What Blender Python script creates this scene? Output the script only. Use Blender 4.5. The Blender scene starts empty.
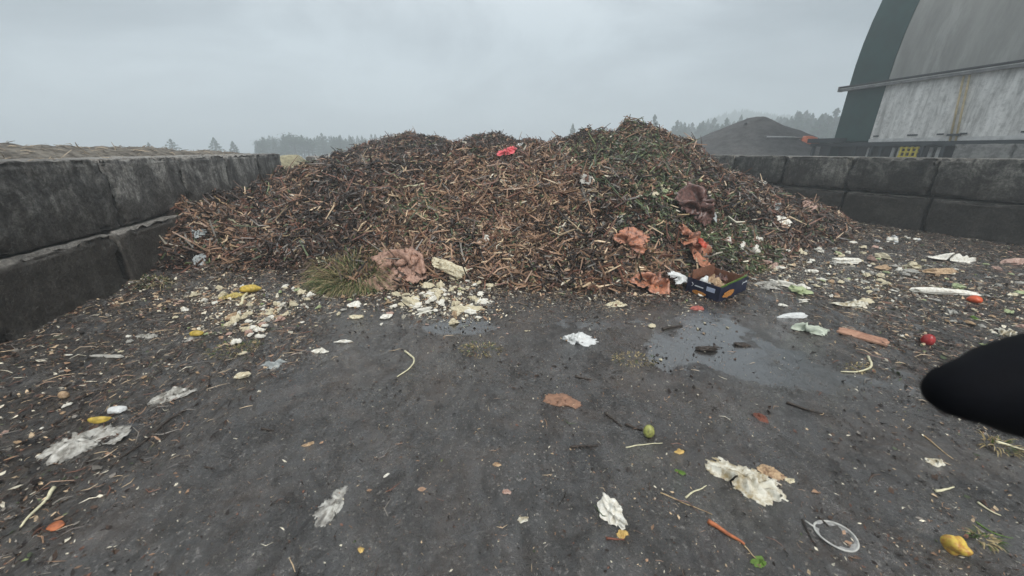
import bpy, bmesh, math, random
import numpy as np
from mathutils import Vector, Matrix, noise as mnoise
R = math.radians
random.seed(7); rng = np.random.default_rng(7)
sc = bpy.context.scene; C = sc.collection
FPX, PITCH, EYE = 380.0, R(20), 1.65

# ------------------------------------------------------------------ camera
cam = bpy.data.cameras.new('camera'); co = bpy.data.objects.new('camera', cam); C.objects.link(co)
co.location = (0, 0, EYE); co.rotation_euler = (R(70), 0, 0)
cam.sensor_width = 36; cam.lens = 36 * FPX / 1024; cam.clip_start = .02; cam.clip_end = 5000
cam.dof.use_dof = True; cam.dof.focus_distance = 3.8; cam.dof.aperture_fstop = 3.2
sc.camera = co

# ------------------------------------------------------------------ helpers: measuring
def ray(x, y):
    dx, dy = x - 512, y - 288
    return dx, FPX*math.cos(PITCH) - dy*math.sin(PITCH), -(dy*math.cos(PITCH) + FPX*math.sin(PITCH))

def _h(ix, iy, s):
    n = (ix.astype(np.int64)*374761393 + iy.astype(np.int64)*668265263 + s*1442695041) & 0xffffffff
    n = ((n ^ (n >> 13))*1274126177) & 0xffffffff
    return ((n ^ (n >> 16)) & 0xffffff)/float(0xffffff)
def vn(x, y, s=0):
    x = np.asarray(x, float); y = np.asarray(y, float)
    ix, iy = np.floor(x), np.floor(y); fx, fy = x-ix, y-iy
    fx = fx*fx*(3-2*fx); fy = fy*fy*(3-2*fy)
    a, b, c, d = _h(ix, iy, s), _h(ix+1, iy, s), _h(ix, iy+1, s), _h(ix+1, iy+1, s)
    return (a*(1-fx)+b*fx)*(1-fy) + (c*(1-fx)+d*fx)*fy
def fbm(x, y, s=0, o=4):
    r = 0; a = .5; t = 0
    for k in range(o):
        r = r + a*vn(x*2**k+7.3*k, y*2**k-3.1*k, s+k); t += a; a *= .5
    return r/t*2-1
def sst(a, b, x):
    t = np.clip((x-a)/(b-a), 0, 1); return t*t*(3-2*t)

# ------------------------------------------------------------------ terrain shapes
def crest(tab):
    A, Z, D = [], [], []
    for px, py, r in tab:
        a = ray(px, py); A.append(math.atan2(a[0], a[1])); D.append(r); Z.append(EYE + a[2]/math.hypot(a[0], a[1])*r)
    return np.array(A), np.array(Z), np.array(D)
TOE = [(40,340),(90,312),(130,296),(150,290),(170,286),(200,281),(230,275),(260,272),(320,286),(360,290),(400,290),(450,280),(520,291),(600,294),(660,294),(720,290),(760,276),(800,258),(840,247),(880,240),(930,240)]
TA, TR = [], []
for q in TOE:
    a = ray(*q); t = -EYE/a[2]; TA.append(math.atan2(a[0], a[1])); TR.append(t*math.hypot(a[0], a[1]))
TA, TR = np.array(TA), np.array(TR)
CA = crest([(60,318,5.3),(110,300,6.2),(135,276,6.8),(150,250,7.0),(165,224,7.3),(178,205,7.5),(200,199,8.2),(240,189,9.3),(280,177,10.1),(320,163,10.3),(360,158,9.6),(420,157,9),(480,152,8.6),(540,150,8.4),(600,152,8),(660,160,8),(700,176,8.6),(735,172,11.2),(760,181,11.2),(790,195,11.4),(830,211,11.6),(860,225,11.8),(900,238,11.5)])
CB = crest([(290,205,12),(320,172,12.4),(345,150,12.8),(380,137,13),(410,134,13),(440,139,13),(465,139,13),(495,134,13),(515,140,13),(550,145,13),(620,190,13)])
CC = crest([(460,190,10),(500,165,10),(530,146,10),(560,134,10),(600,127,9.8),(635,122,9.7),(655,123,9.7),(680,133,9.7),(705,152,9.8),(727,167,9.9),(760,190,10.2),(800,215,10.6)])
def heap_base(x, y):
    az = np.arctan2(x, y); r = np.hypot(x, y)
    az = az + .02*fbm(r*.8+az*4, az*9, 71, 2)
    rt = np.interp(az, TA, TR) + .18*fbm(az*14, r*0, 5, 3); zc = np.interp(az, CA[0], CA[1]); rc = np.interp(az, CA[0], CA[2])
    u = np.clip((r-rt)/(rc-rt), 0, 1)
    h = zc*(1-(1-u)**1.75)
    h = np.where(r > rc, zc-.42*(r-rc), h)
    h = np.where(r < rt, -(rt-r)*.5, h)
    h = np.where((az > CA[0][-1]) | (az < CA[0][0]), -.2, h)
    for T, sf, sb, lw in ((CB, .5, .6, .02), (CC, .62, .6, .13)):
        z2 = np.interp(az, T[0], T[1], -1, -1)-lw; r2 = np.interp(az, T[0], T[2]); d = r-r2
        w = np.where(d < 0, sf, sb)
        h = np.maximum(h, z2+.25-np.sqrt(.0625+(w*d)**2))
    return h
def heap(x, y):
    x = np.asarray(x, float); y = np.asarray(y, float)
    h = heap_base(x, y)
    m = np.clip(h/.5, 0, 1)
    h = h + m*(.10*(1-np.abs(fbm(x*1.7+3, y*1.7, 17, 3))*3)+.15*fbm(x*1.1, y*1.1, 11, 3) + .15*fbm(x*2.8, y*2.8, 12, 3))-.06*m + np.clip(h/.15, 0, 1)*.05*fbm(x*9, y*9, 13, 2)
    return h
def sludge(x, y):          # 1 where the yard is covered with dark organic sludge
    n = .5*fbm(x*1.3, y*.7, 31, 4)
    left = sst(-1.55, -2.25, x + n)
    right = sst(2.3, 3.5, x - .15*(y-2) + n)*sst(1.6, 2.6, y+n)
    far = sst(3.55, 4.5, y+n*.8)
    return np.clip(left+right+far, 0, 1)
def puddle(x, y):
    b = 0
    for cx, cy, rx, ry in ((2.0, 3.35, .55, .55), (2.35, 2.6, .7, .35), (1.5, 2.95, .4, .3), (-.55, 3.4, .7, .2), (.9, 3.5, .7, .2)): b = b + np.exp(-((x-cx)/rx)**2-((y-cy)/ry)**2)
    return sst(.30, .62, .62*b + .42*fbm(x*3.2, y*2.6, 55, 5) + .16*fbm(x*13, y*10, 56, 3) + .08)*(y < 7)
def ground(x, y):
    x = np.asarray(x, float); y = np.asarray(y, float)
    s = sludge(x, y); near = sst(16, 11, np.hypot(x, y))
    c, q = math.cos(.22), math.sin(.22); X, Y = x*c+y*q, -x*q+y*c
    z = near*(s*.030*(1-np.abs(fbm(X*7, Y*2.0, 41, 3))*1.8) + s*.020*fbm(X*24, Y*7, 43, 2) + .003*fbm(x*14, y*14, 42, 2))
    wl = .975*x+.222*y+3.55                       # distance from the left wall face
    z = z + near*sst(1.1, 0, wl)*(.13+.08*fbm(x*3, y*3, 44, 3))
    wr = 11-(.912*x+.411*y)
    z = z + near*sst(.7, 0, wr)*.04
    return z
class Cached:
    def __init__(self, f):
        self.f, self.x0, self.y0, self.st = f, -9., .0, .03
        X, Y = np.meshgrid(np.arange(-9, 12.5, .03), np.arange(0, 18.5, .03)); self.g = f(X, Y)
    def __call__(self, x, y):
        x = np.asarray(x, float); y = np.asarray(y, float); u = (x-self.x0)/self.st; v = (y-self.y0)/self.st; ny, nx = self.g.shape
        i = np.clip(np.floor(u).astype(int), 0, nx-2); j = np.clip(np.floor(v).astype(int), 0, ny-2); a = np.clip(u-i, 0, 1); b = np.clip(v-j, 0, 1); g = self.g
        return (g[j, i]*(1-a)+g[j, i+1]*a)*(1-b)+(g[j+1, i]*(1-a)+g[j+1, i+1]*a)*b
ground_exact, sludge_exact = ground, sludge
heap, ground, sludge = Cached(heap), Cached(ground_exact), Cached(sludge_exact)
def top(x, y): return np.maximum(heap(x, y), ground(x, y))
def at(px, py):
    d = np.array(ray(px, py)); d = d/np.linalg.norm(d)
    t = np.concatenate([np.arange(1.0, 6, .02), np.arange(6, 18, .03)]); P = d[None]*t[:, None]; P[:, 2] += EYE
    hit = np.nonzero(P[:, 2] <= top(P[:, 0], P[:, 1]))[0]
    i = hit[0] if len(hit) else len(t)-1
    return P[i]
def depth(P): return P[1]*math.cos(PITCH)-(P[2]-EYE)*math.sin(PITCH)
def nrm(x, y, e=.12):
    g = np.stack([-(top(x+e, y)-top(x-e, y))/(2*e), -(top(x, y+e)-top(x, y-e))/(2*e), np.ones_like(np.asarray(x, float))], -1)
    return g/np.linalg.norm(g, axis=-1, keepdims=True)

# ------------------------------------------------------------------ materials
def newmat(n):
    m = bpy.data.materials.new(n); m.use_nodes = True; nt = m.node_tree
    return m, nt, nt.nodes['Principled BSDF'], nt.nodes['Material Output']
def N(nt, t, **k):
    n = nt.nodes.new(t)
    for a, b in k.items():
        if a in n.inputs: n.inputs[a].default_value = b
        else: setattr(n, a, b)
    return n
def ramp(nt, fac, stops):
    r = nt.nodes.new('ShaderNodeValToRGB'); e = r.color_ramp.elements
    while len(e) < len(stops): e.new(.5)
    for i, (p, c) in enumerate(stops):
        e[i].position = p; e[i].color = (*c, 1) if len(c) == 3 else c
    nt.links.new(fac, r.inputs[0]); return r.outputs[0]
def g1(v): return (v, v, v)
def noise_tex(nt, scale, det=5, rough=.6, vec=None, dist=0):
    n = N(nt, 'ShaderNodeTexNoise'); n.inputs['Scale'].default_value = scale; n.inputs['Detail'].default_value = det
    n.inputs['Roughness'].default_value = rough; n.inputs['Distortion'].default_value = dist
    if vec is not None: nt.links.new(vec, n.inputs['Vector'])
    return n.outputs['Fac']
def coords(nt, scale=(1, 1, 1), rot=(0, 0, 0), kind='Object'):
    t = nt.nodes.new('ShaderNodeTexCoord'); m = nt.nodes.new('ShaderNodeMapping')
    m.inputs['Scale'].default_value = scale; m.inputs['Rotation'].default_value = rot
    nt.links.new(t.outputs[kind], m.inputs[0]); return m.outputs[0]
def mix(nt, f, a, b, mode='MIX'):
    n = nt.nodes.new('ShaderNodeMix'); n.data_type = 'RGBA'; n.blend_type = mode
    for s, v in ((0, f), (6, a), (7, b)):
        if hasattr(v, 'is_linked'): nt.links.new(v, n.inputs[s])
        else: n.inputs[s].default_value = v if s == 0 else ((*v, 1) if len(v) == 3 else v)
    return n.outputs[2]
def bump(nt, hgt, bsdf, strength=.5, dist=.01, prev=None):
    b = nt.nodes.new('ShaderNodeBump'); b.inputs['Strength'].default_value = strength; b.inputs['Distance'].default_value = dist
    nt.links.new(hgt, b.inputs['Height'])
    if prev is not None: nt.links.new(prev, b.inputs['Normal'])
    nt.links.new(b.outputs[0], bsdf.inputs['Normal']); return b.outputs[0]

def plain(name, col, var=.35, rough=.6, scale=30, bs=.4, bd=.003, col2=None, spec=.4, trans=0.0, alpha=None, detail=5):
    m, nt, b, out = newmat(name)
    f = noise_tex(nt, scale, detail, .65, coords(nt))
    c2 = col2 or tuple(c*(1-var) for c in col)
    L = ramp(nt, f, [(.38, c2), (.58, col)])
    nt.links.new(L, b.inputs['Base Color']); b.inputs['Roughness'].default_value = rough
    b.inputs['Specular IOR Level'].default_value = spec
    bump(nt, noise_tex(nt, scale*1.7, 4, .6, coords(nt)), b, bs, bd)
    last = b.outputs[0]
    if trans:
        t = nt.nodes.new('ShaderNodeBsdfTranslucent'); nt.links.new(L, t.inputs[0]); mx = nt.nodes.new('ShaderNodeMixShader')
        mx.inputs[0].default_value = trans; nt.links.new(last, mx.inputs[1]); nt.links.new(t.outputs[0], mx.inputs[2]); last = mx.outputs[0]
    if alpha is not None:
        t = nt.nodes.new('ShaderNodeBsdfTransparent'); mx = nt.nodes.new('ShaderNodeMixShader')
        a = ramp(nt, noise_tex(nt, scale*.6, 3, .5, coords(nt)), [(.3, g1(alpha)), (.6, g1(0))])
        nt.links.new(a, mx.inputs[0]); nt.links.new(last, mx.inputs[1]); nt.links.new(t.outputs[0], mx.inputs[2]); last = mx.outputs[0]
    nt.links.new(last, out.inputs[0]); return m

def attr_mat(name, rough=.6, spec=.35, trans=0):
    m, nt, b, out = newmat(name)
    a = N(nt, 'ShaderNodeAttribute'); a.attribute_name = 'tint'
    f = noise_tex(nt, 60, 3, .6, coords(nt))
    c = mix(nt, 1.0, a.outputs['Color'], ramp(nt, f, [(.3, g1(.6)), (.7, g1(1.25))]), 'MULTIPLY')
    nt.links.new(c, b.inputs['Base Color']); b.inputs['Roughness'].default_value = rough; b.inputs['Specular IOR Level'].default_value = spec
    if trans:
        t = nt.nodes.new('ShaderNodeBsdfTranslucent'); nt.links.new(c, t.inputs[0]); mx = nt.nodes.new('ShaderNodeMixShader')
        mx.inputs[0].default_value = trans; nt.links.new(b.outputs[0], mx.inputs[1]); nt.links.new(t.outputs[0], mx.inputs[2]); nt.links.new(mx.outputs[0], out.inputs[0])
    return m

M = {}
def build_materials():
    # wet asphalt under a skin of sludge
    m, nt, b, out = newmat('wet_yard')
    at_ = N(nt, 'ShaderNodeAttribute'); at_.attribute_name = 'sludge'; S = at_.outputs['Fac']
    P = coords(nt)
    St = coords(nt, (9, 2.0, 1), (0, 0, .22))
    base = ramp(nt, noise_tex(nt, 2.2, 6, .65, P), [(.40, (.009, .0084, .0078)), (.60, (.038, .0355, .033))])
    v = N(nt, 'ShaderNodeTexVoronoi'); v.inputs['Scale'].default_value = 95; nt.links.new(P, v.inputs['Vector'])
    speck = ramp(nt, v.outputs['Color'], [(.80, g1(0)), (.93, g1(1))])
    base = mix(nt, speck, base, (.17, .16, .145))
    v2 = N(nt, 'ShaderNodeTexVoronoi'); v2.inputs['Scale'].default_value = 210; nt.links.new(P, v2.inputs['Vector'])
    dots = ramp(nt, v2.outputs['Distance'], [(.14, g1(1)), (.22, g1(0))])
    base = mix(nt, mix(nt, 1.0, dots, ramp(nt, noise_tex(nt, 7, 4, .7, P), [(.45, g1(0)), (.68, g1(1))]), 'MULTIPLY'), base, (.34, .28, .21))
    sl = ramp(nt, noise_tex(nt, 1.6, 8, .75, St, .6), [(.42, (.007, .005, .004)), (.49, (.032, .025, .018)), (.54, (.095, .076, .058)), (.62, (.15, .125, .10))])
    sl2 = ramp(nt, noise_tex(nt, 38, 6, .8, P), [(.43, (.006, .005, .004)), (.53, (.05, .038, .028)), (.63, (.19, .15, .105))])
    sl = mix(nt, .45, sl, sl2)
    base = mix(nt, 1.0, base, ramp(nt, noise_tex(nt, 130, 3, .7, P), [(.36, g1(.30)), (.64, g1(1.75))]), 'MULTIPLY')
    # thin brown film wandering over the asphalt
    film = ramp(nt, noise_tex(nt, 1.3, 9, .78, P, .8), [(.49, g1(0)), (.60, g1(.65))])
    base = mix(nt, film, base, (.055, .040, .030))
    base = mix(nt, ramp(nt, noise_tex(nt, 9, 6, .75, P, 1.2), [(.56, g1(0)), (.64, g1(.75))]), base, (.018, .016, .014))
    vc = N(nt, 'ShaderNodeTexVoronoi', feature='DISTANCE_TO_EDGE'); vc.inputs['Scale'].default_value = 5.5; wv = N(nt, 'ShaderNodeTexNoise'); wv.inputs['Scale'].default_value = 9; wv.inputs['Detail'].default_value = 5; nt.links.new(P, wv.inputs['Vector'])
    nt.links.new(mix(nt, .09, P, wv.outputs['Color']), vc.inputs['Vector'])
    crack = mix(nt, 1.0, ramp(nt, vc.outputs['Distance'], [(.012, g1(1)), (.035, g1(0))]), ramp(nt, noise_tex(nt, 1.8, 5, .7, P), [(.50, g1(0)), (.58, g1(.9))]), 'MULTIPLY')
    base = mix(nt, crack, base, (.008, .007, .006))
    col = mix(nt, S, base, sl)
    pa = N(nt, 'ShaderNodeAttribute'); pa.attribute_name = 'puddle'; col = mix(nt, ramp(nt, pa.outputs['Fac'], [(.3, g1(0)), (.9, g1(.7))]), col, (.014, .013, .012))
    nt.links.new(col, b.inputs['Base Color'])
    wet = ramp(nt, noise_tex(nt, .9, 5, .62, P, .4), [(.38, g1(.12)), (.60, g1(.30))])
    wet2 = ramp(nt, noise_tex(nt, 60, 3, .6, P), [(.3, g1(-.0)), (.8, g1(.22))])
    ro = mix(nt, 1.0, wet, wet2, 'ADD')
    ro = mix(nt, S, ro, ramp(nt, noise_tex(nt, 1.7, 5, .7, St), [(.4, g1(.12)), (.62, g1(.42))]))
    pa = N(nt, 'ShaderNodeAttribute'); pa.attribute_name = 'puddle'; pm = N(nt, 'ShaderNodeMath', operation='MULTIPLY_ADD'); nt.links.new(noise_tex(nt, 16, 7, .8, St), pm.inputs[0]); pm.inputs[1].default_value = 2.2; ps = N(nt, 'ShaderNodeMath', operation='ADD'); nt.links.new(pa.outputs['Fac'], pm.inputs[2]); pr_ = N(nt, 'ShaderNodeMath', operation='MULTIPLY'); nt.links.new(pm.outputs[0], pr_.inputs[0]); pr_.inputs[1].default_value = .5; PU = ramp(nt, pr_.outputs[0], [(.80, g1(0)), (.92, g1(1))])
    ro = mix(nt, PU, ro, g1(.14)); inv = N(nt, 'ShaderNodeMath', operation='MULTIPLY_ADD'); nt.links.new(PU, inv.inputs[0]); inv.inputs[1].default_value = -.85; inv.inputs[2].default_value = 1
    streak = noise_tex(nt, 2.6, 9, .8, coords(nt, (1.8, 1.0, 1), (0, 0, .22)), 1.2)
    cw = mix(nt, PU, ramp(nt, streak, [(.40, g1(.12)), (.54, g1(1.0))]), g1(1)); nt.links.new(cw, b.inputs['Coat Weight']); b.inputs['Coat Roughness'].default_value = .06; b.inputs['Coat IOR'].default_value = 1.75
    cb = nt.nodes.new('ShaderNodeBump'); cb.inputs['Strength'].default_value = .8; cb.inputs['Distance'].default_value = .030; nt.links.new(noise_tex(nt, 7.5, 7, .72, coords(nt, (1.7, 1.1, 1), (0, 0, .22)), .8), cb.inputs['Height']); nt.links.new(cb.outputs[0], b.inputs['Coat Normal'])
    nt.links.new(ro, b.inputs['Roughness']); b.inputs['Specular IOR Level'].default_value = .8
    n1 = bump(nt, noise_tex(nt, 120, 4, .7, P), b, .9, .005)
    n2 = bump(nt, noise_tex(nt, 14, 9, .85, P), b, .8, .022, n1)
    hs = mix(nt, 1.0, noise_tex(nt, 2.4, 8, .75, St, .5), S, 'MULTIPLY')
    bump(nt, hs, b, 1.0, .07, n2)
    for nd in nt.nodes:
        if nd.type == 'BUMP':
            mm = N(nt, 'ShaderNodeMath', operation='MULTIPLY'); nt.links.new(inv.outputs[0], mm.inputs[0]); mm.inputs[1].default_value = nd.inputs['Strength'].default_value; nt.links.new(mm.outputs[0], nd.inputs['Strength'])
    M['yard'] = m
    # concrete
    m, nt, b, out = newmat('wet_concrete')
    P = coords(nt, kind='Object'); W0 = N(nt, 'ShaderNodeNewGeometry').outputs['Position']
    oi = N(nt, 'ShaderNodeObjectInfo').outputs['Random']; va = N(nt, 'ShaderNodeVectorMath', operation='MULTIPLY_ADD'); nt.links.new(oi, va.inputs[0]); va.inputs[1].default_value = (37, 19, 11); nt.links.new(W0, va.inputs[2]); W = va.outputs[0]
    c = ramp(nt, noise_tex(nt, 2.3, 10, .78, W, .5), [(.39, (.045, .043, .040)), (.49, (.125, .120, .112)), (.58, (.31, .30, .275))])
    dr = N(nt, 'ShaderNodeMapping'); dr.inputs['Scale'].default_value = (9, 9, .9); nt.links.new(W, dr.inputs[0])
    c = mix(nt, ramp(nt, noise_tex(nt, 1.0, 5, .65, dr.outputs[0]), [(.47, g1(0)), (.66, g1(.75))]), c, (.040, .036, .032))
    sx = N(nt, 'ShaderNodeSeparateXYZ'); nt.links.new(W0, sx.inputs[0])
    # splash dirt near the ground with a ragged edge; upward faces are paler
    ad = N(nt, 'ShaderNodeMath', operation='MULTIPLY_ADD'); nt.links.new(noise_tex(nt, 1.3, 6, .7, W), ad.inputs[0]); ad.inputs[1].default_value = -1.5; nt.links.new(sx.outputs[2], ad.inputs[2])
    c = mix(nt, ramp(nt, ad.outputs[0], [(0.0, g1(.85)), (.55, g1(0))]), c, (.030, .023, .017))
    sn = N(nt, 'ShaderNodeSeparateXYZ'); nt.links.new(N(nt, 'ShaderNodeNewGeometry').outputs['Normal'], sn.inputs[0])
    c = mix(nt, ramp(nt, sn.outputs[2], [(.5, g1(0)), (.9, g1(.75))]), c, ramp(nt, noise_tex(nt, 9, 6, .7, W), [(.3, (.10, .095, .085)), (.7, (.30, .285, .26))]))
    c = mix(nt, .55, c, ramp(nt, noise_tex(nt, 34, 6, .75, W), [(.4, g1(.35)), (.6, g1(1.7))]), 'MULTIPLY')
    rv = ramp(nt, oi, [(0, g1(.6)), (1, g1(1.45))]); c = mix(nt, 1.0, c, rv, 'MULTIPLY')
    sc_ = ramp(nt, noise_tex(nt, 4.5, 3, .4, W, 3.0), [(.497, g1(0)), (.502, g1(.6)), (.512, g1(0))]); c = mix(nt, sc_, c, (.20, .19, .17))
    nt.links.new(c, b.inputs['Base Color']); b.inputs['Roughness'].default_value = .62; b.inputs['Specular IOR Level'].default_value = .35
    n1 = bump(nt, noise_tex(nt, 45, 6, .7, W), b, .8, .010); bump(nt, noise_tex(nt, 6, 6, .65, W), b, .7, .04, n1)
    M['concrete'] = m
    # heap core
    m, nt, b, out = newmat('compost_core')
    P = coords(nt)
    nt.links.new(ramp(nt, noise_tex(nt, 22, 6, .75, P), [(.3, (.006, .004, .003)), (.55, (.022, .014, .010)), (.75, (.07, .043, .028))]), b.inputs['Base Color'])
    b.inputs['Roughness'].default_value = .75; bump(nt, noise_tex(nt, 40, 6, .8, P), b, 1, .03)
    M['core'] = m
    M['shred'] = attr_mat('shredded_wood', .42, .5); M['leafy'] = attr_mat('plant_scraps', .5, .4, .15)
    m, nt, b, out = newmat('dirty_white_sheeting')     # lower wall of the hall, streaked
    P = coords(nt, (1, 1, 1)); Q = coords(nt, (1, 2.6, .34))
    c = ramp(nt, noise_tex(nt, 1.7, 7, .7, Q, .2), [(.34, (.36, .355, .34)), (.48, (.60, .595, .57)), (.64, (.80, .79, .76))])
    c = mix(nt, ramp(nt, noise_tex(nt, 5, 6, .75, P), [(.48, g1(0)), (.72, g1(.6))]), c, (.16, .155, .145))
    nt.links.new(c, b.inputs['Base Color']); b.inputs['Roughness'].default_value = .6
    w = N(nt, 'ShaderNodeTexWave', wave_type='BANDS', bands_direction='Y'); w.inputs['Scale'].default_value = 1.1; w.inputs['Distortion'].default_value = 1.5; nt.links.new(P, w.inputs[0])
    bump(nt, w.outputs['Fac'], b, .25, .03); M['sheeting'] = m
    m, nt, b, out = newmat('aged_roof_fabric')
    Q = coords(nt, (1, 1.6, .3))
    c = ramp(nt, noise_tex(nt, 1.1, 7, .7, Q), [(.3, (.19, .19, .175)), (.7, (.31, .31, .29))])
    c = mix(nt, ramp(nt, noise_tex(nt, .55, 6, .7, Q), [(.55, g1(0)), (.62, g1(.35)), (.66, g1(0))]), c, (.40, .40, .38))
    nt.links.new(c, b.inputs['Base Color']); b.inputs['Roughness'].default_value = .6
    bump(nt, noise_tex(nt, 1.5, 4, .5, Q), b, .4, .06); M['roof'] = m
    M['green_fabric'] = plain('green_hall_fabric', (.008, .045, .040), .3, .55, 1.5, .3, .02)
    M['galv'] = plain('galvanised_rail', (.22, .22, .215), .4, .45, 3)
    M['galv_light'] = plain('pale_rail', (.55, .55, .54), .3, .4, 3)
    M['rail_dark'] = plain('dark_rail', (.03, .032, .034), .4, .5, 3)
    M['yellow_strap'] = plain('yellow_strap', (.58, .47, .27), .3, .6, 6)
    M['yellow_frame'] = plain('yellow_cage', (.60, .48, .04), .3, .5, 6)
    M['grey_heap'] = None
    m, nt, b, out = newmat('grey_fines')
    P = coords(nt); g = coords(nt, (1, 1, .15))
    c = ramp(nt, noise_tex(nt, 1.6, 8, .8, P), [(.35, (.030, .029, .029)), (.65, (.105, .103, .10))])
    nt.links.new(c, b.inputs['Base Color']); b.inputs['Roughness'].default_value = .9; bump(nt, noise_tex(nt, 5, 8, .8, P), b, 1, .15); M['grey_heap'] = m
    M['dirt'] = plain('pale_dirt', (.17, .155, .13), .6, .9, 9, 1, .02, (.05, .043, .035), detail=8)
    M['drygrass'] = plain('dry_soil', (.34, .31, .20), .4, .9, 9)
    M['bark'] = plain('tree_bark', (.05, .04, .03), .4, .9, 4)
    M['needle'] = plain('tree_leaf', (.06, .10, .055), .6, .7, 1.2, 0, .01, (.025, .048, .032))
    M['hill'] = plain('hill_ground', (.05, .065, .045), .5, .9, .08)
    M['orange_sheet'] = plain('orange_tarp', (.70, .17, .07), .3, .5, 2)
    M['pvc'] = plain('grey_pipe', (.45, .45, .45), .2, .5, 2)
    M['film'] = plain('clear_film', (.74, .73, .68), .3, .2, 26, .7, .006, (.36, .34, .30), .6, .3, .75)
    M['white_bag'] = plain('white_plastic', (.84, .86, .85), .2, .32, 22, .5, .004, None, .5, .2)
    M['grey_bag'] = plain('grey_plastic', (.50, .54, .54), .3, .3, 22, .5, .004, None, .5, .2, .2)
    M['cream'] = plain('cream_scrap', (.78, .73, .55), .3, .5, 50, .7, .005, (.48, .39, .24), .4, .1)
    M['cream2'] = plain('white_scrap', (.88, .87, .80), .2, .5, 40, .6, .004, (.66, .62, .52), .4, .1)
    M['tanscrap'] = plain('tan_scrap', (.50, .36, .22), .4, .6, 40, .6, .004, (.24, .15, .09))
    M['pinkscrap'] = plain('pinkish_scrap', (.50, .36, .30), .4, .6, 40, .6, .004, (.30, .17, .13))
    M['grey_scrap'] = plain('grey_scrap', (.42, .41, .37), .4, .5, 40, .6, .004)
    M['stain_cloth'] = plain('stained_cloth', (.76, .74, .64), .3, .5, 17, .8, .008, (.34, .27, .15), .3, .1)
    M['orange_sack'] = plain('orange_sack', (.50, .21, .12), .4, .32, 15, .9, .012, (.17, .075, .05), .6)  # dark second tone paints crease shade into the colour by noise
    M['red_sack'] = plain('red_sack', (.55, .09, .05), .3, .45, 16, .6, .006)
    M['brown_sack'] = plain('dark_sack', (.17, .09, .075), .5, .3, 16, .6, .006, (.045, .025, .022))
    M['tan_sack'] = plain('paper_sack', (.44, .27, .20), .3, .5, 15, .9, .012, (.20, .115, .085))  # crease shade painted as the darker noise tone
    M['card'] = plain('wet_cardboard', (.30, .17, .11), .4, .7, 30, .5, .003)
    M['card_in'] = plain('crate_cardboard', (.22, .10, .06), .3, .7, 30, .3, .002)
    M['navy'] = plain('navy_print', (.012, .018, .05), .4, .35, 20, .15, .001)
    M['print_orange'] = plain('orange_print', (.60, .26, .06), .5, .4, 60, .1, .001, (.30, .12, .03))
    M['print_white'] = plain('white_print', (.70, .74, .78), .15, .5, 60, .1, .001)
    M['print_blue'] = plain('pale_label', (.42, .48, .62), .15, .5, 60, .1, .001)
    M['mangoskin'] = plain('mango_flesh', (.62, .45, .08), .3, .35, 45, .5, .003, (.40, .17, .05)); M['meat'] = plain('pink_red_scrap', (.42, .12, .09), .4, .35, 45, .5, .003, (.20, .05, .04)); M['greenwhite'] = plain('greenish_film', (.66, .72, .60), .2, .35, 22, .4, .003, None, .5, .2); M['leafgreen'] = plain('fresh_green', (.15, .27, .045), .4, .45, 40, .4, .002, None, .4, .2)
    M['palegreen'] = plain('pale_green', (.52, .60, .34), .3, .45, 40, .4, .002, None, .4, .2)
    M['yellow'] = plain('yellow_peel', (.58, .42, .08), .45, .4, 30, .3, .002)
    M['dull_yellow'] = plain('squashed_peel', (.58, .48, .16), .3, .5, 30, .3, .002, (.34, .25, .08)); M['ygreen'] = plain('yellow_green_skin', (.36, .38, .11), .3, .35, 60, .3, .002, (.17, .17, .06))
    M['red'] = plain('red_skin', (.36, .03, .03), .3, .3, 30, .3, .002)
    M['orangered'] = plain('orange_red_skin', (.60, .10, .03), .3, .35, 30, .3, .002)
    M['carrot'] = plain('orange_brown_stick', (.45, .15, .06), .4, .45, 30, .3, .002, (.24, .08, .04))
    M['pink'] = plain('pink_plastic', (.75, .14, .16), .2, .35, 14, .4, .004)
    M['darkstick'] = plain('dark_bark', (.055, .042, .033), .5, .55, 50, .8, .004, (.014, .010, .008))
    M['palestick'] = plain('peeled_wood', (.50, .38, .22), .4, .6, 50, .6, .003, (.26, .17, .09))
    M['stalk'] = plain('pale_stalk', (.70, .66, .45), .3, .5, 30, .4, .003)
    M['redleaf'] = plain('brown_leaf', (.18, .06, .035), .4, .5, 40, .5, .003)
    M['yleaf'] = plain('yellow_leaf', (.62, .42, .14), .3, .5, 40, .5, .003)
    M['grass'] = attr_mat('grass_blades', .55, .3, .2)
    M['metal'] = plain('dull_metal', (.50, .50, .47), .3, .35, 30, .2, .001)
    M['mesh_wire'] = plain('strainer_mesh', (.35, .35, .34), .4, .4, 80, .5, .002, None, .5, 0, .3)
    M['black'] = plain('black_rubber', (.0025, .003, .005), .3, .8, 30, .1, .001, None, .1)
    M['steel_dark'] = plain('dark_painted_steel', (.020, .028, .032), .3, .5, 4)
build_materials()

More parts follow.
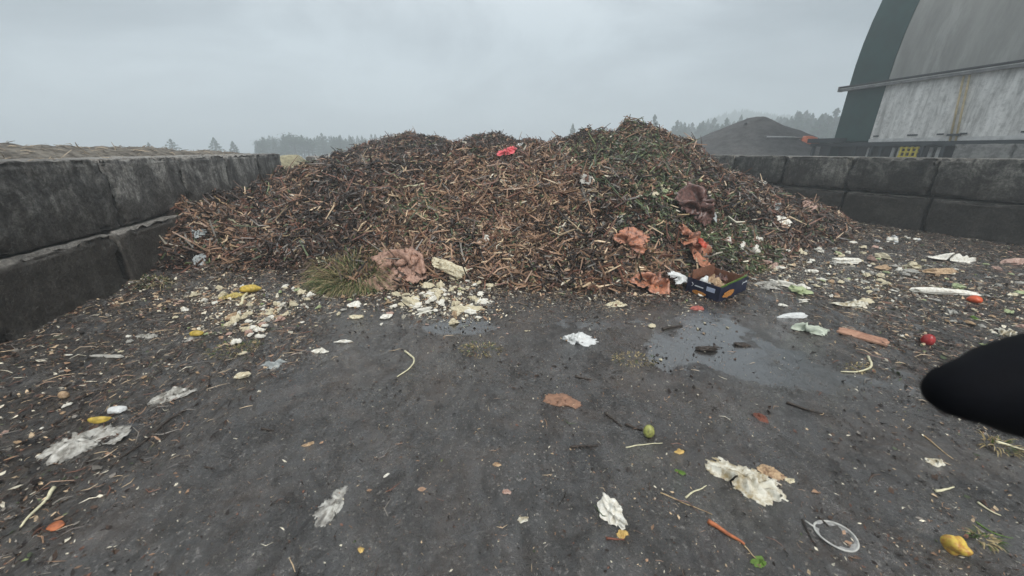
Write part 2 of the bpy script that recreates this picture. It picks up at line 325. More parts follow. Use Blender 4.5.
# ------------------------------------------------------------------ helpers: objects
def tag(o, label, cat, group=None, kind=None):
    if label: o['label'] = label
    if cat: o['category'] = cat
    if group: o['group'] = group
    if kind: o['kind'] = kind
    return o
def empty(name, loc=(0, 0, 0), rz=0):
    o = bpy.data.objects.new(name, None); C.objects.link(o); o.location = loc; o.rotation_euler = (0, 0, rz); o.empty_display_size = .1; return o
def link(name, me, mat=None, parent=None):
    o = bpy.data.objects.new(name, me); C.objects.link(o)
    if mat is not None and not me.materials: me.materials.append(mat)
    if parent: o.parent = parent
    return o
def from_bm(name, bm, mat=None, parent=None, smooth=True):
    me = bpy.data.meshes.new(name); bm.to_mesh(me); bm.free()
    if smooth: me.polygons.foreach_set('use_smooth', [True]*len(me.polygons))
    return link(name, me, mat, parent)
def mesh_np(name, V, F, col=None, smooth=False, attrs=None):
    V = np.ascontiguousarray(V, np.float32); F = np.ascontiguousarray(F, np.int32)
    me = bpy.data.meshes.new(name); me.vertices.add(len(V)); me.vertices.foreach_set('co', V.ravel())
    k = F.shape[1]; me.loops.add(F.size); me.loops.foreach_set('vertex_index', F.ravel())
    me.polygons.add(len(F)); me.polygons.foreach_set('loop_start', np.arange(0, F.size, k, dtype=np.int32))
    me.polygons.foreach_set('use_smooth', np.full(len(F), smooth))
    me.update(calc_edges=True)
    if col is not None:
        a = me.attributes.new('tint', 'FLOAT_COLOR', 'POINT'); a.data.foreach_set('color', np.ascontiguousarray(np.c_[col, np.ones(len(col))], np.float32).ravel())
    for n, v in (attrs or {}).items():
        a = me.attributes.new(n, 'FLOAT', 'POINT'); a.data.foreach_set('value', np.ascontiguousarray(v, np.float32))
    return me
def grid_mesh(name, xs, ys, zf, **k):
    X, Y = np.meshgrid(xs, ys); Z = zf(X, Y); nx, ny = len(xs), len(ys)
    i = np.arange(nx*ny).reshape(ny, nx)
    F = np.stack([i[:-1, :-1], i[:-1, 1:], i[1:, 1:], i[1:, :-1]], -1).reshape(-1, 4)
    return mesh_np(name, np.stack([X, Y, Z], -1).reshape(-1, 3), F, smooth=True, **k), X.ravel(), Y.ravel(), Z.ravel(), F

# ------------------------------------------------------------------ world, sun, haze
def build_world():
    w = bpy.data.worlds.new('World'); sc.world = w; w.use_nodes = True; nt = w.node_tree; bg = nt.nodes['Background']
    sky = nt.nodes.new('ShaderNodeTexSky'); sky.sky_type = 'NISHITA'; sky.sun_disc = False; sky.sun_elevation = R(52); sky.sun_rotation = R(158); sky.dust_density = 4
    tc = nt.nodes.new('ShaderNodeTexCoord')
    s = nt.nodes.new('ShaderNodeSeparateXYZ'); nt.links.new(tc.outputs['Generated'], s.inputs[0])
    mp = nt.nodes.new('ShaderNodeMapping'); mp.inputs['Scale'].default_value = (1.0, 1.0, 2.2); mp.inputs['Location'].default_value = (.35, 0, .1); nt.links.new(tc.outputs['Generated'], mp.inputs[0])
    over = ramp(nt, s.outputs[2], [(0, (3.2, 3.7, 4.0)), (.22, (2.8, 3.25, 3.55)), (.5, (4.6, 4.95, 5.15)), (1, (7.3, 7.3, 7.2))])
    cl = ramp(nt, noise_tex(nt, 1.5, 6, .6, mp.outputs[0], .4), [(.36, (.62, .65, .68)), (.5, (.98, .99, 1.01)), (.64, (1.5, 1.49, 1.48))])
    over = mix(nt, 1.0, over, cl, 'MULTIPLY')
    hs = nt.nodes.new('ShaderNodeHueSaturation'); hs.inputs['Saturation'].default_value = .3; nt.links.new(sky.outputs[0], hs.inputs['Color'])
    c = mix(nt, .88, hs.outputs[0], over)
    nt.links.new(c, bg.inputs[0]); bg.inputs[1].default_value = .1
    L = bpy.data.lights.new('sun', 'SUN'); L.energy = 1.5; L.angle = R(16); L.color = (1, .965, .92)
    lo = bpy.data.objects.new('sun', L); C.objects.link(lo)
    az, el = R(158), R(52)      # light arrives from behind and to the right of the camera
    d = Vector((math.sin(az)*math.cos(el), math.cos(az)*math.cos(el), math.sin(el)))
    lo.rotation_euler = d.to_track_quat('Z', 'Y').to_euler()
build_world()
def build_haze():
    bm = bmesh.new(); bmesh.ops.create_cube(bm, size=1)
    o = from_bm('haze', bm, None, None, False); o.scale = (900, 640, 38); o.location = (60, 240, 17)
    o['kind'] = 'stuff'; o['label'] = 'pale wet haze hanging over the whole yard and trees'; o['category'] = 'haze'
    m = bpy.data.materials.new('haze_air'); m.use_nodes = True; nt = m.node_tree; nt.nodes.clear()
    out = nt.nodes.new('ShaderNodeOutputMaterial'); v = nt.nodes.new('ShaderNodeVolumePrincipled')
    v.inputs['Color'].default_value = (.86, .94, .985, 1); v.inputs['Density'].default_value = .0056
    nt.links.new(v.outputs[0], out.inputs['Volume']); o.data.materials.append(m)
build_haze()

# ------------------------------------------------------------------ ground
def axis(lo, hi, step, far, n=26):
    c = np.arange(lo, hi+1e-6, step); g = np.geomspace(step*2, far, n)
    return np.concatenate([(lo-g)[::-1], c, hi+g])
def build_ground():
    me, X, Y, Z, F = grid_mesh('ground', axis(-6, 11, .045, 900), axis(.2, 10, .04, 1200), lambda x, y: ground_exact(x, y))
    a = me.attributes.new('sludge', 'FLOAT', 'POINT'); a.data.foreach_set('value', sludge_exact(X, Y).astype(np.float32)); a = me.attributes.new('puddle', 'FLOAT', 'POINT'); a.data.foreach_set('value', puddle(X, Y).astype(np.float32))
    o = link('ground', me, M['yard']); o['kind'] = 'structure'
build_ground()

# ------------------------------------------------------------------ block walls
def block_mesh(name, L, Wd, Hh, seed):
    bm = bmesh.new(); bmesh.ops.create_cube(bm, size=1); bmesh.ops.subdivide_edges(bm, edges=bm.edges[:], cuts=23, use_grid_fill=True)
    r = .016; hx, hy, hz = L/2, Wd/2, Hh/2; so = Vector((seed*13.7, seed*5.1, seed))
    # denser verts close to the edges
    for v in bm.verts:
        p = Vector([math.copysign(abs(c*2)**.6, c)*h for c, h in zip(v.co, (hx, hy, hz))])
        q = Vector([max(-h+r, min(h-r, c)) for c, h in zip(p, (hx, hy, hz))])
        d = p-q
        if d.length > 1e-6: p = q+d.normalized()*r
        e = sum(abs(c) > h-.05 for c, h in zip(p, (hx, hy, hz)))
        n = mnoise.noise(p*3+so)*.008 + mnoise.noise(p*11+so)*.010
        if e >= 2: n -= max(0, mnoise.noise(p*6+so*2)+.15)*.12
        p = p + (d.normalized() if d.length > 1e-6 else Vector())*n
        v.co = p + Vector((0, 0, hz))
    me = bpy.data.meshes.new(name); bm.to_mesh(me); bm.free(); me.polygons.foreach_set('use_smooth', [True]*len(me.polygons)); me.materials.append(M['concrete']); return me
BM = [block_mesh('concrete_block', 1.468, .76, .752, k) for k in range(5)]
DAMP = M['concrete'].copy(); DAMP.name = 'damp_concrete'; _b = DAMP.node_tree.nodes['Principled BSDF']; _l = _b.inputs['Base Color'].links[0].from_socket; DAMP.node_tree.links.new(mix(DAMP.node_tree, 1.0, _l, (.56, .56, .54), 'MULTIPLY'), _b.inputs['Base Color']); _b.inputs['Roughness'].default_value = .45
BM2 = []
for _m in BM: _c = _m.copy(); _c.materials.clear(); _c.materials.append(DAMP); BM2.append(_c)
def wall(yaw, c, side, s0s, z, names, group, out=0.0, k0=0):
    a = R(yaw); d = Vector((math.sin(a), math.cos(a), 0)); n = Vector((math.cos(a), -math.sin(a), 0))
    for i, (s, lab) in enumerate(zip(s0s, names)):
        o = bpy.data.objects.new('concrete_block', (BM if yaw == -12.8 else BM2)[(i+k0) % 5]); C.objects.link(o)
        off = (c + side*(.38-out)) + random.uniform(-.008, .012)
        o.location = n*off + d*(s+.75) + Vector((0, 0, z)); o.scale = (1, 1, 1.03 if yaw == -12.8 else .98); o.rotation_euler = (random.uniform(-.004, .004), random.uniform(-.004, .004), -a+math.pi/2+random.uniform(-.006, .006)+(math.pi if i % 2 else 0))
        tag(o, lab, 'concrete block', group)
YL, CL, YR, CR = -12.8, -3.55, -24.2, 11.0
gl, gr = 'concrete blocks of the left bay wall', 'concrete blocks of the right bay wall'
wall(YL, CL, -1, [2.48, 3.99, 5.50, 6.98, 8.46, 9.96], .78, [
    'upper left-wall concrete block cut off by the photo edge, nearest the camera', 'dark upper left-wall block with a plain mottled face, second from the camera',
    'upper left-wall block with a pale grey streaked patch below its top edge', 'upper left-wall block with a thin horizontal scratch, just left of the heap flank',
    'smooth upper left-wall block, second from the far end of the wall', 'upper left-wall block at the far end beside the dry pale soil'], gl)
wall(YL, CL, -1, [2.15, 3.66, 5.18, 6.69, 8.2, 9.7], -.012, [
    'lower left-wall block with pale ledge, at the photo edge', 'lower left-wall block blackened by splashes, second from the camera',
    'lower left-wall block whose base meets the dark debris, third from camera', 'lower left-wall block mostly buried by the heap flank',
    'lower left-wall block buried behind the heap, second from far end', 'lower left-wall block buried at the far end of the wall'], gl, out=.09, k0=2)
wall(YR, CR, 1, [-.73, .77, 2.27, 3.77, 5.25, 6.74, 8.24], .755, [
    'upper right-wall block outside the right photo edge', 'upper right-wall block nearest the camera beside the photo edge', 'upper right-wall block under the grey blocks of the hall base',
    'upper right-wall block with faint horizontal line, below the yellow cage', 'upper right-wall block with vertical stain beneath the dark steel frame end',
    'upper right-wall block below the grey mound, half behind the heap slope', 'upper right-wall block behind the heap, farthest from the camera'], gr)
wall(YR, CR, 1, [-.82, .68, 2.18, 3.68, 5.2, 6.7, 8.2], -.012, [
    'lower right-wall block outside the right photo edge', 'lower right-wall block above the blurred black grip, at the photo edge', 'lower right-wall block with a whitish chipped left corner',
    'lower right-wall block with row of white crumbs along its base', 'lower right-wall block just where the heap flank ends',
    'lower right-wall block half buried in the heap slope', 'lower right-wall block fully behind the heap'], gr, out=.015, k0=1)

# debris and dirt lying on the left wall top and behind it
def mound(name, cx, cy, lx, ly, hgt, rot, mat, seed, nx=90, ny=60, base=0, rough=.12, flat=1.0, cone=False):
    u = np.linspace(-1, 1, nx); v = np.linspace(-1, 1, ny); U, V_ = np.meshgrid(u, v)
    rr = np.hypot(U, V_); env = np.clip(1-rr**1.25, 0, 1)**1.1*.8 if cone else np.clip(1-rr, 0, 1)**flat
    c, s = math.cos(rot), math.sin(rot); X = cx+U*lx*c-V_*ly*s; Y = cy+U*lx*s+V_*ly*c
    Z = base+hgt*np.minimum(env*1.25, 1)*(1+rough*fbm(X*.9/max(hgt, .4), Y*.9/max(hgt, .4), seed, 4)) + hgt*rough*.5*fbm(X*3/max(hgt, .4), Y*3/max(hgt, .4), seed+3, 3)*np.clip(env*4, 0, 1) - (env <= 0)*.05
    i = np.arange(nx*ny).reshape(ny, nx); F = np.stack([i[:-1, :-1], i[:-1, 1:], i[1:, 1:], i[1:, :-1]], -1).reshape(-1, 4)
    return link(name, mesh_np(name, np.stack([X, Y, Z], -1).reshape(-1, 3), F, smooth=True), mat)
def wp(yaw, c, s, z=0):
    a = R(yaw); return (math.cos(a)*c+math.sin(a)*s, -math.sin(a)*c+math.cos(a)*s, z)
def soil_bank():
    a = R(YL); ss = np.arange(-4, 12.2, .06); cc = np.arange(-9.0, -3.62, .06); S_, K = np.meshgrid(ss, cc)
    X = math.cos(a)*K+math.sin(a)*S_; Y = -math.sin(a)*K+math.cos(a)*S_
    edge = sst(-3.95, -4.6, K); Z = 1.50+edge*(.22+.10*fbm(S_*.5, K*.5, 61, 3)-.012*np.clip(S_-3, 0, 20)+.05*fbm(S_*2.2, K*2.2, 62, 3))+.035*fbm(S_*5, K*5, 63, 3)-.015
    Z = np.where(S_ > 11.3, Z-(S_-11.3)*1.2, Z)
    i = np.arange(S_.size).reshape(S_.shape); F = np.stack([i[:-1, :-1], i[:-1, 1:], i[1:, 1:], i[1:, :-1]], -1).reshape(-1, 4)
    o = link('soil_bank', mesh_np('soil_bank', np.stack([X, Y, Z], -1).reshape(-1, 3), F, smooth=True), M['dirt']); tag(o, 'lumpy pale brown soil bank level with the top of the left wall', 'soil heap')
    n = 2600; K2 = rng.uniform(-5.6, -3.62, n); S2 = rng.uniform(1, 11.3, n); x = math.cos(a)*K2+math.sin(a)*S2; y = -math.sin(a)*K2+math.cos(a)*S2; iz = np.clip(((K2+9)/.06).astype(int), 0, len(cc)-1); js = np.clip(((S2+4)/.06).astype(int), 0, len(ss)-1)
    z = np.maximum(Z[iz, js], 1.535)+.006; T = rng.normal(0, 1, (n, 3)); T[:, 2] *= .25; T /= np.linalg.norm(T, axis=1, keepdims=True); U = np.tile(np.array([0, 0, 1.]), (n, 1)); L = np.exp(rng.normal(math.log(.05), .6, n))
    col = np.array([.20, .16, .11])*rng.uniform(.15, 2.0, (n, 1))
    return np.c_[x, y, z], T, U, np.clip(L, .01, .3), col
BANK = soil_bank()
p = wp(YL, -4.1, 13.6)
tag(mound('dry_soil_heap', p[0], p[1], 2.6, 1.2, 1.42, R(70), M['drygrass'], 64, 80, 50), 'small yellowish dry soil heap just past the left wall end', 'soil heap')
p = wp(YL, -2.9, 14.5)
o = bpy.data.objects.new('concrete_block', BM[3]); C.objects.link(o); o.location = (p[0], p[1], .70); o.rotation_euler = (0, 0, .1)
tag(o, 'low dark block alone between the yellowish soil and the heap', 'concrete block', gl)

# ------------------------------------------------------------------ the compost heap
def sample(n, x0, x1, y0, y1, dens):
    out = []; tot = 0
    while tot < n:
        x = rng.uniform(x0, x1, n*2); y = rng.uniform(y0, y1, n*2)
        k = rng.random(n*2) < dens(x, y); out.append(np.c_[x[k], y[k]]); tot += k.sum()
    return np.concatenate(out)[:n]
PAL = {'dark': (.020, .013, .010), 'mid': (.090, .055, .038), 'red': (.175, .080, .052), 'tan': (.33, .205, .130), 'straw': (.58, .44, .285), 'grey': (.22, .20, .175),
       'green': (.080, .108, .052), 'lime': (.21, .25, .11), 'pale': (.70, .65, .52)}
KEYS = list(PAL); PC = np.array([PAL[k] for k in KEYS])
def pick(wts):     # wts (n, len(KEYS))
    cs = np.cumsum(wts, 1); cs /= cs[:, -1:]; r = rng.random((len(wts), 1)); i = (r > cs).sum(1)
    return PC[np.clip(i, 0, len(KEYS)-1)]*rng.uniform(.65, 1.35, (len(wts), 1))
def blob(x, y, c, r): return np.exp(-((x-c[0])**2+(y-c[1])**2)/r**2)
GZ = [(at(700, 205), .75), (at(730, 232), .6), (at(660, 205), .5), (at(640, 150), .7), (at(612, 160), .6), (at(415, 210), .35), (at(740, 255), .6), (at(690, 232), .5), (at(600, 150), .6)]
TZ = [(at(560, 220), .9), (at(470, 225), .9), (at(440, 190), 1.0), (at(600, 255), .7), (at(520, 190), .9), (at(660, 140), .5), (at(560, 270), .6)]
def zones(x, y):
    g = sum(blob(x, y, c, r) for c, r in GZ); t = sum(blob(x, y, c, r) for c, r in TZ)
    return np.clip(g+.5*fbm(x*2, y*2, 91, 3)*(g > .1), 0, 1), np.clip(t*.8, 0, 1)
def strands(P, T, Nn, L, W, col, bend, name, mat, parent):
    n = len(P); B = np.cross(T, Nn); V = np.zeros((n, 3, 3, 3)); bd = np.cross(Nn, T)*bend[:, None]
    for k, (s, w) in enumerate(((-1, .55), (0, 1), (1, .45))):
        c = P + T*(L*.5*s)[:, None] + (bd + Nn*(-.10*L*rng.uniform(.0, 1.2, n))[:, None])*(s*s) + Nn*(L*.05)[:, None]
        ww = (W*w)[:, None]
        V[:, k, 0] = c - B*ww*.5; V[:, k, 1] = c + B*ww*.5; V[:, k, 2] = c + Nn*ww*.55
    b = (np.arange(n)*9)[:, None]; q = []
    for k in (0, 1):
        for j in range(3):
            a0, a1 = k*3+j, k*3+(j+1) % 3; q.append(np.concatenate([b+a0, b+a1, b+a1+3, b+a0+3], 1))
    F = np.concatenate(q); colv = np.repeat(col, 9, 0)
    me = mesh_np(name, V.reshape(-1, 3), F, colv); return link(name, me, mat, parent)
def cards(P, T, Nn, L, W, col, name, mat, parent):
    n = len(P); B = np.cross(T, Nn); V = np.zeros((n, 6, 3))
    cup = (L*rng.uniform(-.25, .3, n))[:, None]; j = lambda: rng.uniform(.6, 1.2, n)[:, None]
    l, w = L[:, None], W[:, None]
    V[:, 0] = P-T*l*.5; V[:, 1] = P-B*w*.5*j()-Nn*cup*.4+T*l*rng.uniform(-.15, .15, n)[:, None]; V[:, 2] = P+B*w*.5*j()+Nn*cup*.3
    V[:, 3] = P+T*l*.28-B*w*.35*j()+Nn*cup*.7; V[:, 4] = P+T*l*.25+B*w*.32*j()+Nn*cup*.9; V[:, 5] = P+T*l*.5+Nn*cup
    b = (np.arange(n)*6)[:, None]; F = np.concatenate([np.concatenate([b+a for a in f], 1) for f in ((0, 2, 1), (1, 2, 4), (1, 4, 3), (3, 4, 5))])
    me = mesh_np(name, V.reshape(-1, 3), F, np.repeat(col, 6, 0)); return link(name, me, mat, parent)
def frame(xy, tilt):
    n = len(xy); Nn = nrm(xy[:, 0], xy[:, 1], .08); Nn = Nn + rng.normal(0, tilt, (n, 3)); Nn /= np.linalg.norm(Nn, axis=1, keepdims=True)
    a = rng.normal(0, 1, (n, 3)); a[:, 2] *= .6; a -= (a*Nn).sum(1, keepdims=True)*Nn; a /= np.linalg.norm(a, axis=1, keepdims=True)
    return a, Nn
def build_heap():
    hx = np.arange(-7.4, 10.2, .045); hy = np.arange(3.6, 16.6, .045)
    X, Y = np.meshgrid(hx, hy); Z = heap(X, Y); nx, ny = len(hx), len(hy)
    i = np.arange(nx*ny).reshape(ny, nx); F = np.stack([i[:-1, :-1], i[:-1, 1:], i[1:, 1:], i[1:, :-1]], -1).reshape(-1, 4)
    k = (Z.ravel()[F].max(1) > -.02)
    # keep clear of both walls
    cx, cy = X.ravel()[F].mean(1), Y.ravel()[F].mean(1)
    k &= (.975*cx+.222*cy > -3.62) | (cy > 11.2); k &= (.912*cx+.411*cy < 11.05)
    F = F[k]; used = np.unique(F); mp = np.full(nx*ny, -1); mp[used] = np.arange(len(used))
    V = np.stack([X, Y, Z], -1).reshape(-1, 3)[used]
    core = link('compost_heap', mesh_np('compost_heap', V, mp[F], smooth=True), M['core'])
    tag(core, 'huge brown compost heap of shredded branches, leaves and food waste between the walls', 'compost heap')
    ok = lambda x, y: ((.975*x+.222*y > -3.5) | (y > 11.2)) & (.912*x+.411*y < 10.97)
    def dens(x, y):
        h = heap(x, y); r = np.hypot(x, y)
        Nn = nrm(x, y, .2); face = (-(Nn[:, 0]*x+Nn[:, 1]*y)+Nn[:, 2]*(EYE-h))/r    # skip what faces away
        return (h > .015)*ok(x, y)*np.clip(22/(r*r), .08, 1)*np.where(face > -.25, 1, .25)*np.clip(.42/np.clip(Nn[:, 2], .2, 1)**1.6, 0, 1.6)*1.0
    n = 98000; xy = sample(n, -7, 9.6, 4, 15, dens); x, y = xy.T
    g, t = zones(x, y); f1 = fbm(x*1.5, y*1.5, 92, 3); f2 = fbm(x*4, y*4, 93, 2); lft = sst(-.5, -3, x)
    w = np.zeros((n, len(KEYS)))
    f2 = f2*1.6; w[:, 0] = np.clip(1.7-f1*5.0-t*1.0+lft*.6, .15, 7); w[:, 1] = 1.9; w[:, 2] = np.clip(.9+f2*1.5, .2, 2)*(1-g*.6); w[:, 3] = np.clip(.75+f1*3.0+t*1.4-lft*.3, .08, 4)*(1-g*.4)
    w[:, 4] = np.clip(.20+t*.38+f2*.3, .03, 1.2)*(1-g*.4); w[:, 5] = .35; w[:, 6] = .25+g*3.0; w[:, 7] = .03+g*.7; w[:, 8] = .05+g*.15
    col = pick(w); z = heap(x, y); a, Nn = frame(xy, .55)
    r = np.hypot(x, y); L = np.exp(rng.normal(math.log(.062), .78, n))*(.85+.035*r)*(1-.35*g); L = np.clip(L, .018, .60); W = np.clip(L*rng.uniform(.07, .30, n), .005, .032)
    P = np.c_[x, y, z+rng.uniform(-.025, .06, n)]
    s = strands(P, a, Nn, L, W, col, L*rng.uniform(-.35, .35, n), 'shredded_wood', M['shred'], core); s['kind'] = 'stuff'
    n = 68000; xy = sample(n, -7, 9.6, 4, 15, lambda x, y: dens(x, y)*(.42+.58*zones(x, y)[0])); x, y = xy.T
    g, t = zones(x, y); w = np.zeros((n, len(KEYS))); w[:, 0] = 1.6; w[:, 1] = 1.5; w[:, 2] = .8; w[:, 3] = .5; w[:, 5] = .3; w[:, 6] = .3+4*g; w[:, 7] = .06+1.0*g; w[:, 4] = .12; w[:, 8] = .05+.15*g
    col = pick(w); a, Nn = frame(xy, .55); L = rng.uniform(.02, .085, n)*(.9+.03*np.hypot(x, y)); P = np.c_[x, y, heap(x, y)+rng.uniform(0, .04, n)]
    s = cards(P, a, Nn, L, L*rng.uniform(.35, .8, n), col, 'leaf_litter', M['leafy'], core); s['kind'] = 'stuff'
build_heap()

# ------------------------------------------------------------------ fine litter on the yard (nobody could count it)
def build_litter():
    m = 1500; q = sample(m, -2.2, 3.6, 1.0, 4.6, lambda x, y: (1-sludge(x, y)*.6)*(heap(x, y) < .02)*np.clip(fbm(x*2.2, y*2.2, 57, 4)+.15, 0, 1)*np.clip(.25+(y-1.5)*.35, .15, 1)); w = np.zeros((m, len(KEYS))); w[:, 0] = 5; w[:, 1] = 1; a, Nn = frame(q, .5)
    L = np.clip(np.exp(rng.normal(math.log(.017), .5, m)), .006, .05); o = cards(np.c_[q[:, 0], q[:, 1], top(q[:, 0], q[:, 1])+L*.15], a, Nn, L, L*rng.uniform(.3, .8, m), pick(w), 'dark_crumbs', M['leafy'], None); tag(o, 'countless dark soggy crumbs scattered on the open asphalt before the heap', 'crumbs', None, 'stuff')
    def dens(x, y):
        h = heap(x, y); s = sludge(x, y); toe = np.clip(1+h*.75, 0, 1)**2.2
        c = fbm(x*1.6, y*1.1, 51, 4)
        d = .20+.55*np.clip(c, 0, 1)**1.3+s*(.28+.55*np.clip(c+.1, 0, 1))+toe*1.0*(y > 3.4)
        d = d*np.clip(3.2/np.hypot(x, y), .25, 1.6)**1.2 + .25*sst(.9, 0, .975*x+.222*y+3.55)
        return d*(h < .05)*(.975*x+.222*y > -3.5)*(.912*x+.411*y < 10.95)
    n = 84000; xy = sample(n, -5.5, 9.6, .7, 9.5, dens); x, y = xy.T; s = sludge(x, y)
    toe = np.clip(1+heap(x, y)*1.3, 0, 1)**3
    w = np.zeros((n, len(KEYS))); w[:, 0] = 1.6+s*2.2; w[:, 1] = 1.3; w[:, 2] = .45; w[:, 3] = .9; w[:, 4] = .7; w[:, 5] = .9; w[:, 6] = .08+.2*s; w[:, 7] = .03; w[:, 8] = .6+toe*.3; w[:, 0] += toe*1.5; w[:, 5] += toe*.6
    col = pick(w); a, Nn = frame(xy, .25); L = np.exp(rng.normal(math.log(.0062), .55, n))*(1+1.1*s+2.2*toe); L = np.clip(L, .002, .07)
    P = np.c_[x, y, np.maximum(ground(x, y), heap(x, y))+L*.12+.001]
    o = cards(P, a, Nn, L, L*rng.uniform(.14, .7, n), col, 'plant_litter', M['leafy'], None)
    tag(o, 'countless small crumbs and flakes of plant waste strewn over the wet yard', 'litter', None, 'stuff')
    n = 21000; xy = sample(n, -5.5, 9.6, .7, 9.5, lambda x, y: dens(x, y)*np.clip(.22+sludge(x, y), 0, 1)); x, y = xy.T
    w = np.zeros((n, len(KEYS))); w[:, 0] = 2.6; w[:, 1] = 1.5; w[:, 2] = .6; w[:, 3] = 1.0; w[:, 4] = .7; w[:, 5] = .7; w[:, 6] = .2; w[:, 8] = .2
    col = pick(w); a, Nn = frame(xy, .12); a[:, 2] *= .3; a[:, 1] += rng.choice([-1, 1], n)*.6; a /= np.linalg.norm(a, axis=1, keepdims=True)
    L = np.exp(rng.normal(math.log(.032), .65, n))*(.7+.5*sludge(x, y)); L = np.clip(L, .008, .22); P = np.c_[x, y, top(x, y)+.004]
    CR = [(270, 310, .35, .22), (245, 322, .35, .25), (205, 296, .5, .3), (238, 300, .4, .25), (440, 300, .55, .3), (462, 312, .35, .2), (450, 290, .4, .25), (780, 262, .6, .45), (820, 270, .8, .6), (860, 285, .8, .5), (905, 285, 1.0, .5), (960, 300, .9, .5), (765, 245, .5, .4), (690, 190, .5, .4), (640, 225, .4, .4)]
    PT = [(at(a_, b_), r1, r2) for a_, b_, r1, r2 in CR]; m = 9000; ci = rng.integers(0, len(PT), m); q = np.array([[PT[k][0][0]+rng.normal(0, PT[k][1]*.8), PT[k][0][1]+rng.normal(0, PT[k][2]*.8)] for k in ci])
    wq = np.zeros((m, len(KEYS))); wq[:, 8] = 3.2; wq[:, 4] = 1.2; wq[:, 5] = 1.2; wq[:, 3] = .8; wq[:, 1] = 1.2; wq[:, 7] = .25; cq = pick(wq); aq, Nq = frame(q, .4); Lq = np.clip(np.exp(rng.normal(math.log(.020), .55, m)), .006, .07)
    o = cards(np.c_[q[:, 0], q[:, 1], top(q[:, 0], q[:, 1])+Lq*.15+.002], aq, Nq, Lq, Lq*rng.uniform(.4, .95, m), cq, 'food_crumbs', M['leafy'], None); tag(o, 'countless pale crumbs of food and paper filling the gaps of the spills', 'crumbs', None, 'stuff')
    o = strands(P, a, Nn, L, np.clip(L*.07, .0015, .007), col, L*rng.uniform(-.3, .3, n), 'straw_litter', M['shred'], None)
    tag(o, 'thin dark shreds and straws scattered over the wet yard and wall foot', 'litter', None, 'stuff')
build_litter()
P_, T_, U_, L_, C_ = BANK
o = strands(P_, T_, U_, L_, np.clip(L_*.12, .003, .02), C_, L_*rng.uniform(-.3, .3, len(L_)), 'dry_litter', M['shred'], None); tag(o, 'dry chips and twigs littering the left wall top and soil bank', 'litter', None, 'stuff')

# ------------------------------------------------------------------ shapes for rubbish
def tri(t): return np.abs(np.mod(t, 2)-1)
def sheet_mesh(w, l, h, seed, ragged=.3, thick=.0025, n=40, fold=3.0, **k):
    """crumpled film or paper: polygonal outline with notches, straight sharp folds"""
    r = np.random.default_rng(seed); u = np.linspace(-1, 1, n); U, V_ = np.meshgrid(u, u)
    X = U*np.sqrt(1-V_*V_/2); Y = V_*np.sqrt(1-U*U/2); th = np.arctan2(Y, X); rr = np.hypot(X, Y)
    o = np.full_like(th, 1.15); m = r.integers(5, 8); p0 = r.uniform(0, 6.28)
    for k in range(m):
        c = np.cos(th-(p0+k*6.283/m+r.uniform(-.35, .35))); o = np.minimum(o, np.where(c > .05, r.uniform(.62, 1.0)/np.maximum(c, .05), 9))
    for k in range(r.integers(1, 4)):
        dth = np.angle(np.exp(1j*(th-r.uniform(0, 6.28)))); o *= 1-ragged*r.uniform(.5, 1.1)*np.exp(-(dth/r.uniform(.12, .4))**2)
    o *= 1+ragged*.22*fbm(np.cos(th)*5+seed, np.sin(th)*5, seed, 2)
    X = X*o; Y = Y*o
    def folds(K, f0, f1):
        z = 0; t = 0
        for k in range(K):
            a = r.uniform(0, math.pi); f = r.uniform(f0, f1)*fold/3; q = tri((X*math.cos(a)+Y*math.sin(a))*f+r.uniform(0, 2)+.25*fbm(X*2+k, Y*2, seed+k, 2)); z = z+q/f**.7; t += 1/f**.7
        return z/t
    A, B = folds(4, .8, 1.8), folds(5, 2.2, 5.5)
    Z = h*(.06+1.5*np.clip(A-.25, 0, 1)*(1-.35*rr)+.8*B*(1-.2*rr)); Z = Z*np.clip(1.35-rr**4, .12, 1)
    dx, dy = folds(4, 1.5, 3.5)-.5, folds(4, 1.5, 3.5)-.5; e = .30*np.clip(h/max(w, 1e-6)*3, .2, 1); X = X+e*dx; Y = Y+e*dy
    V = np.stack([X*w/2, Y*l/2, Z], -1).reshape(-1, 3)
    nn = n*n; i = np.arange(nn).reshape(n, n); F = np.stack([i[:-1, :-1], i[:-1, 1:], i[1:, 1:], i[1:, :-1]], -1).reshape(-1, 4)
    V2 = V.copy(); V2[:, 2] = np.maximum(V2[:, 2]-thick, V2[:, 2]*.3-.002)
    e = np.concatenate([i[0, :-1], i[:-1, -1], i[-1, :0:-1], i[:0:-1, 0]]); e2 = np.roll(e, -1)
    Fs = np.stack([e2, e, e+nn, e2+nn], 1)
    return mesh_np('sheet', np.concatenate([V, V2]), np.concatenate([F, F[:, ::-1]+nn, Fs]), smooth=False)
CRUMPLES = {}
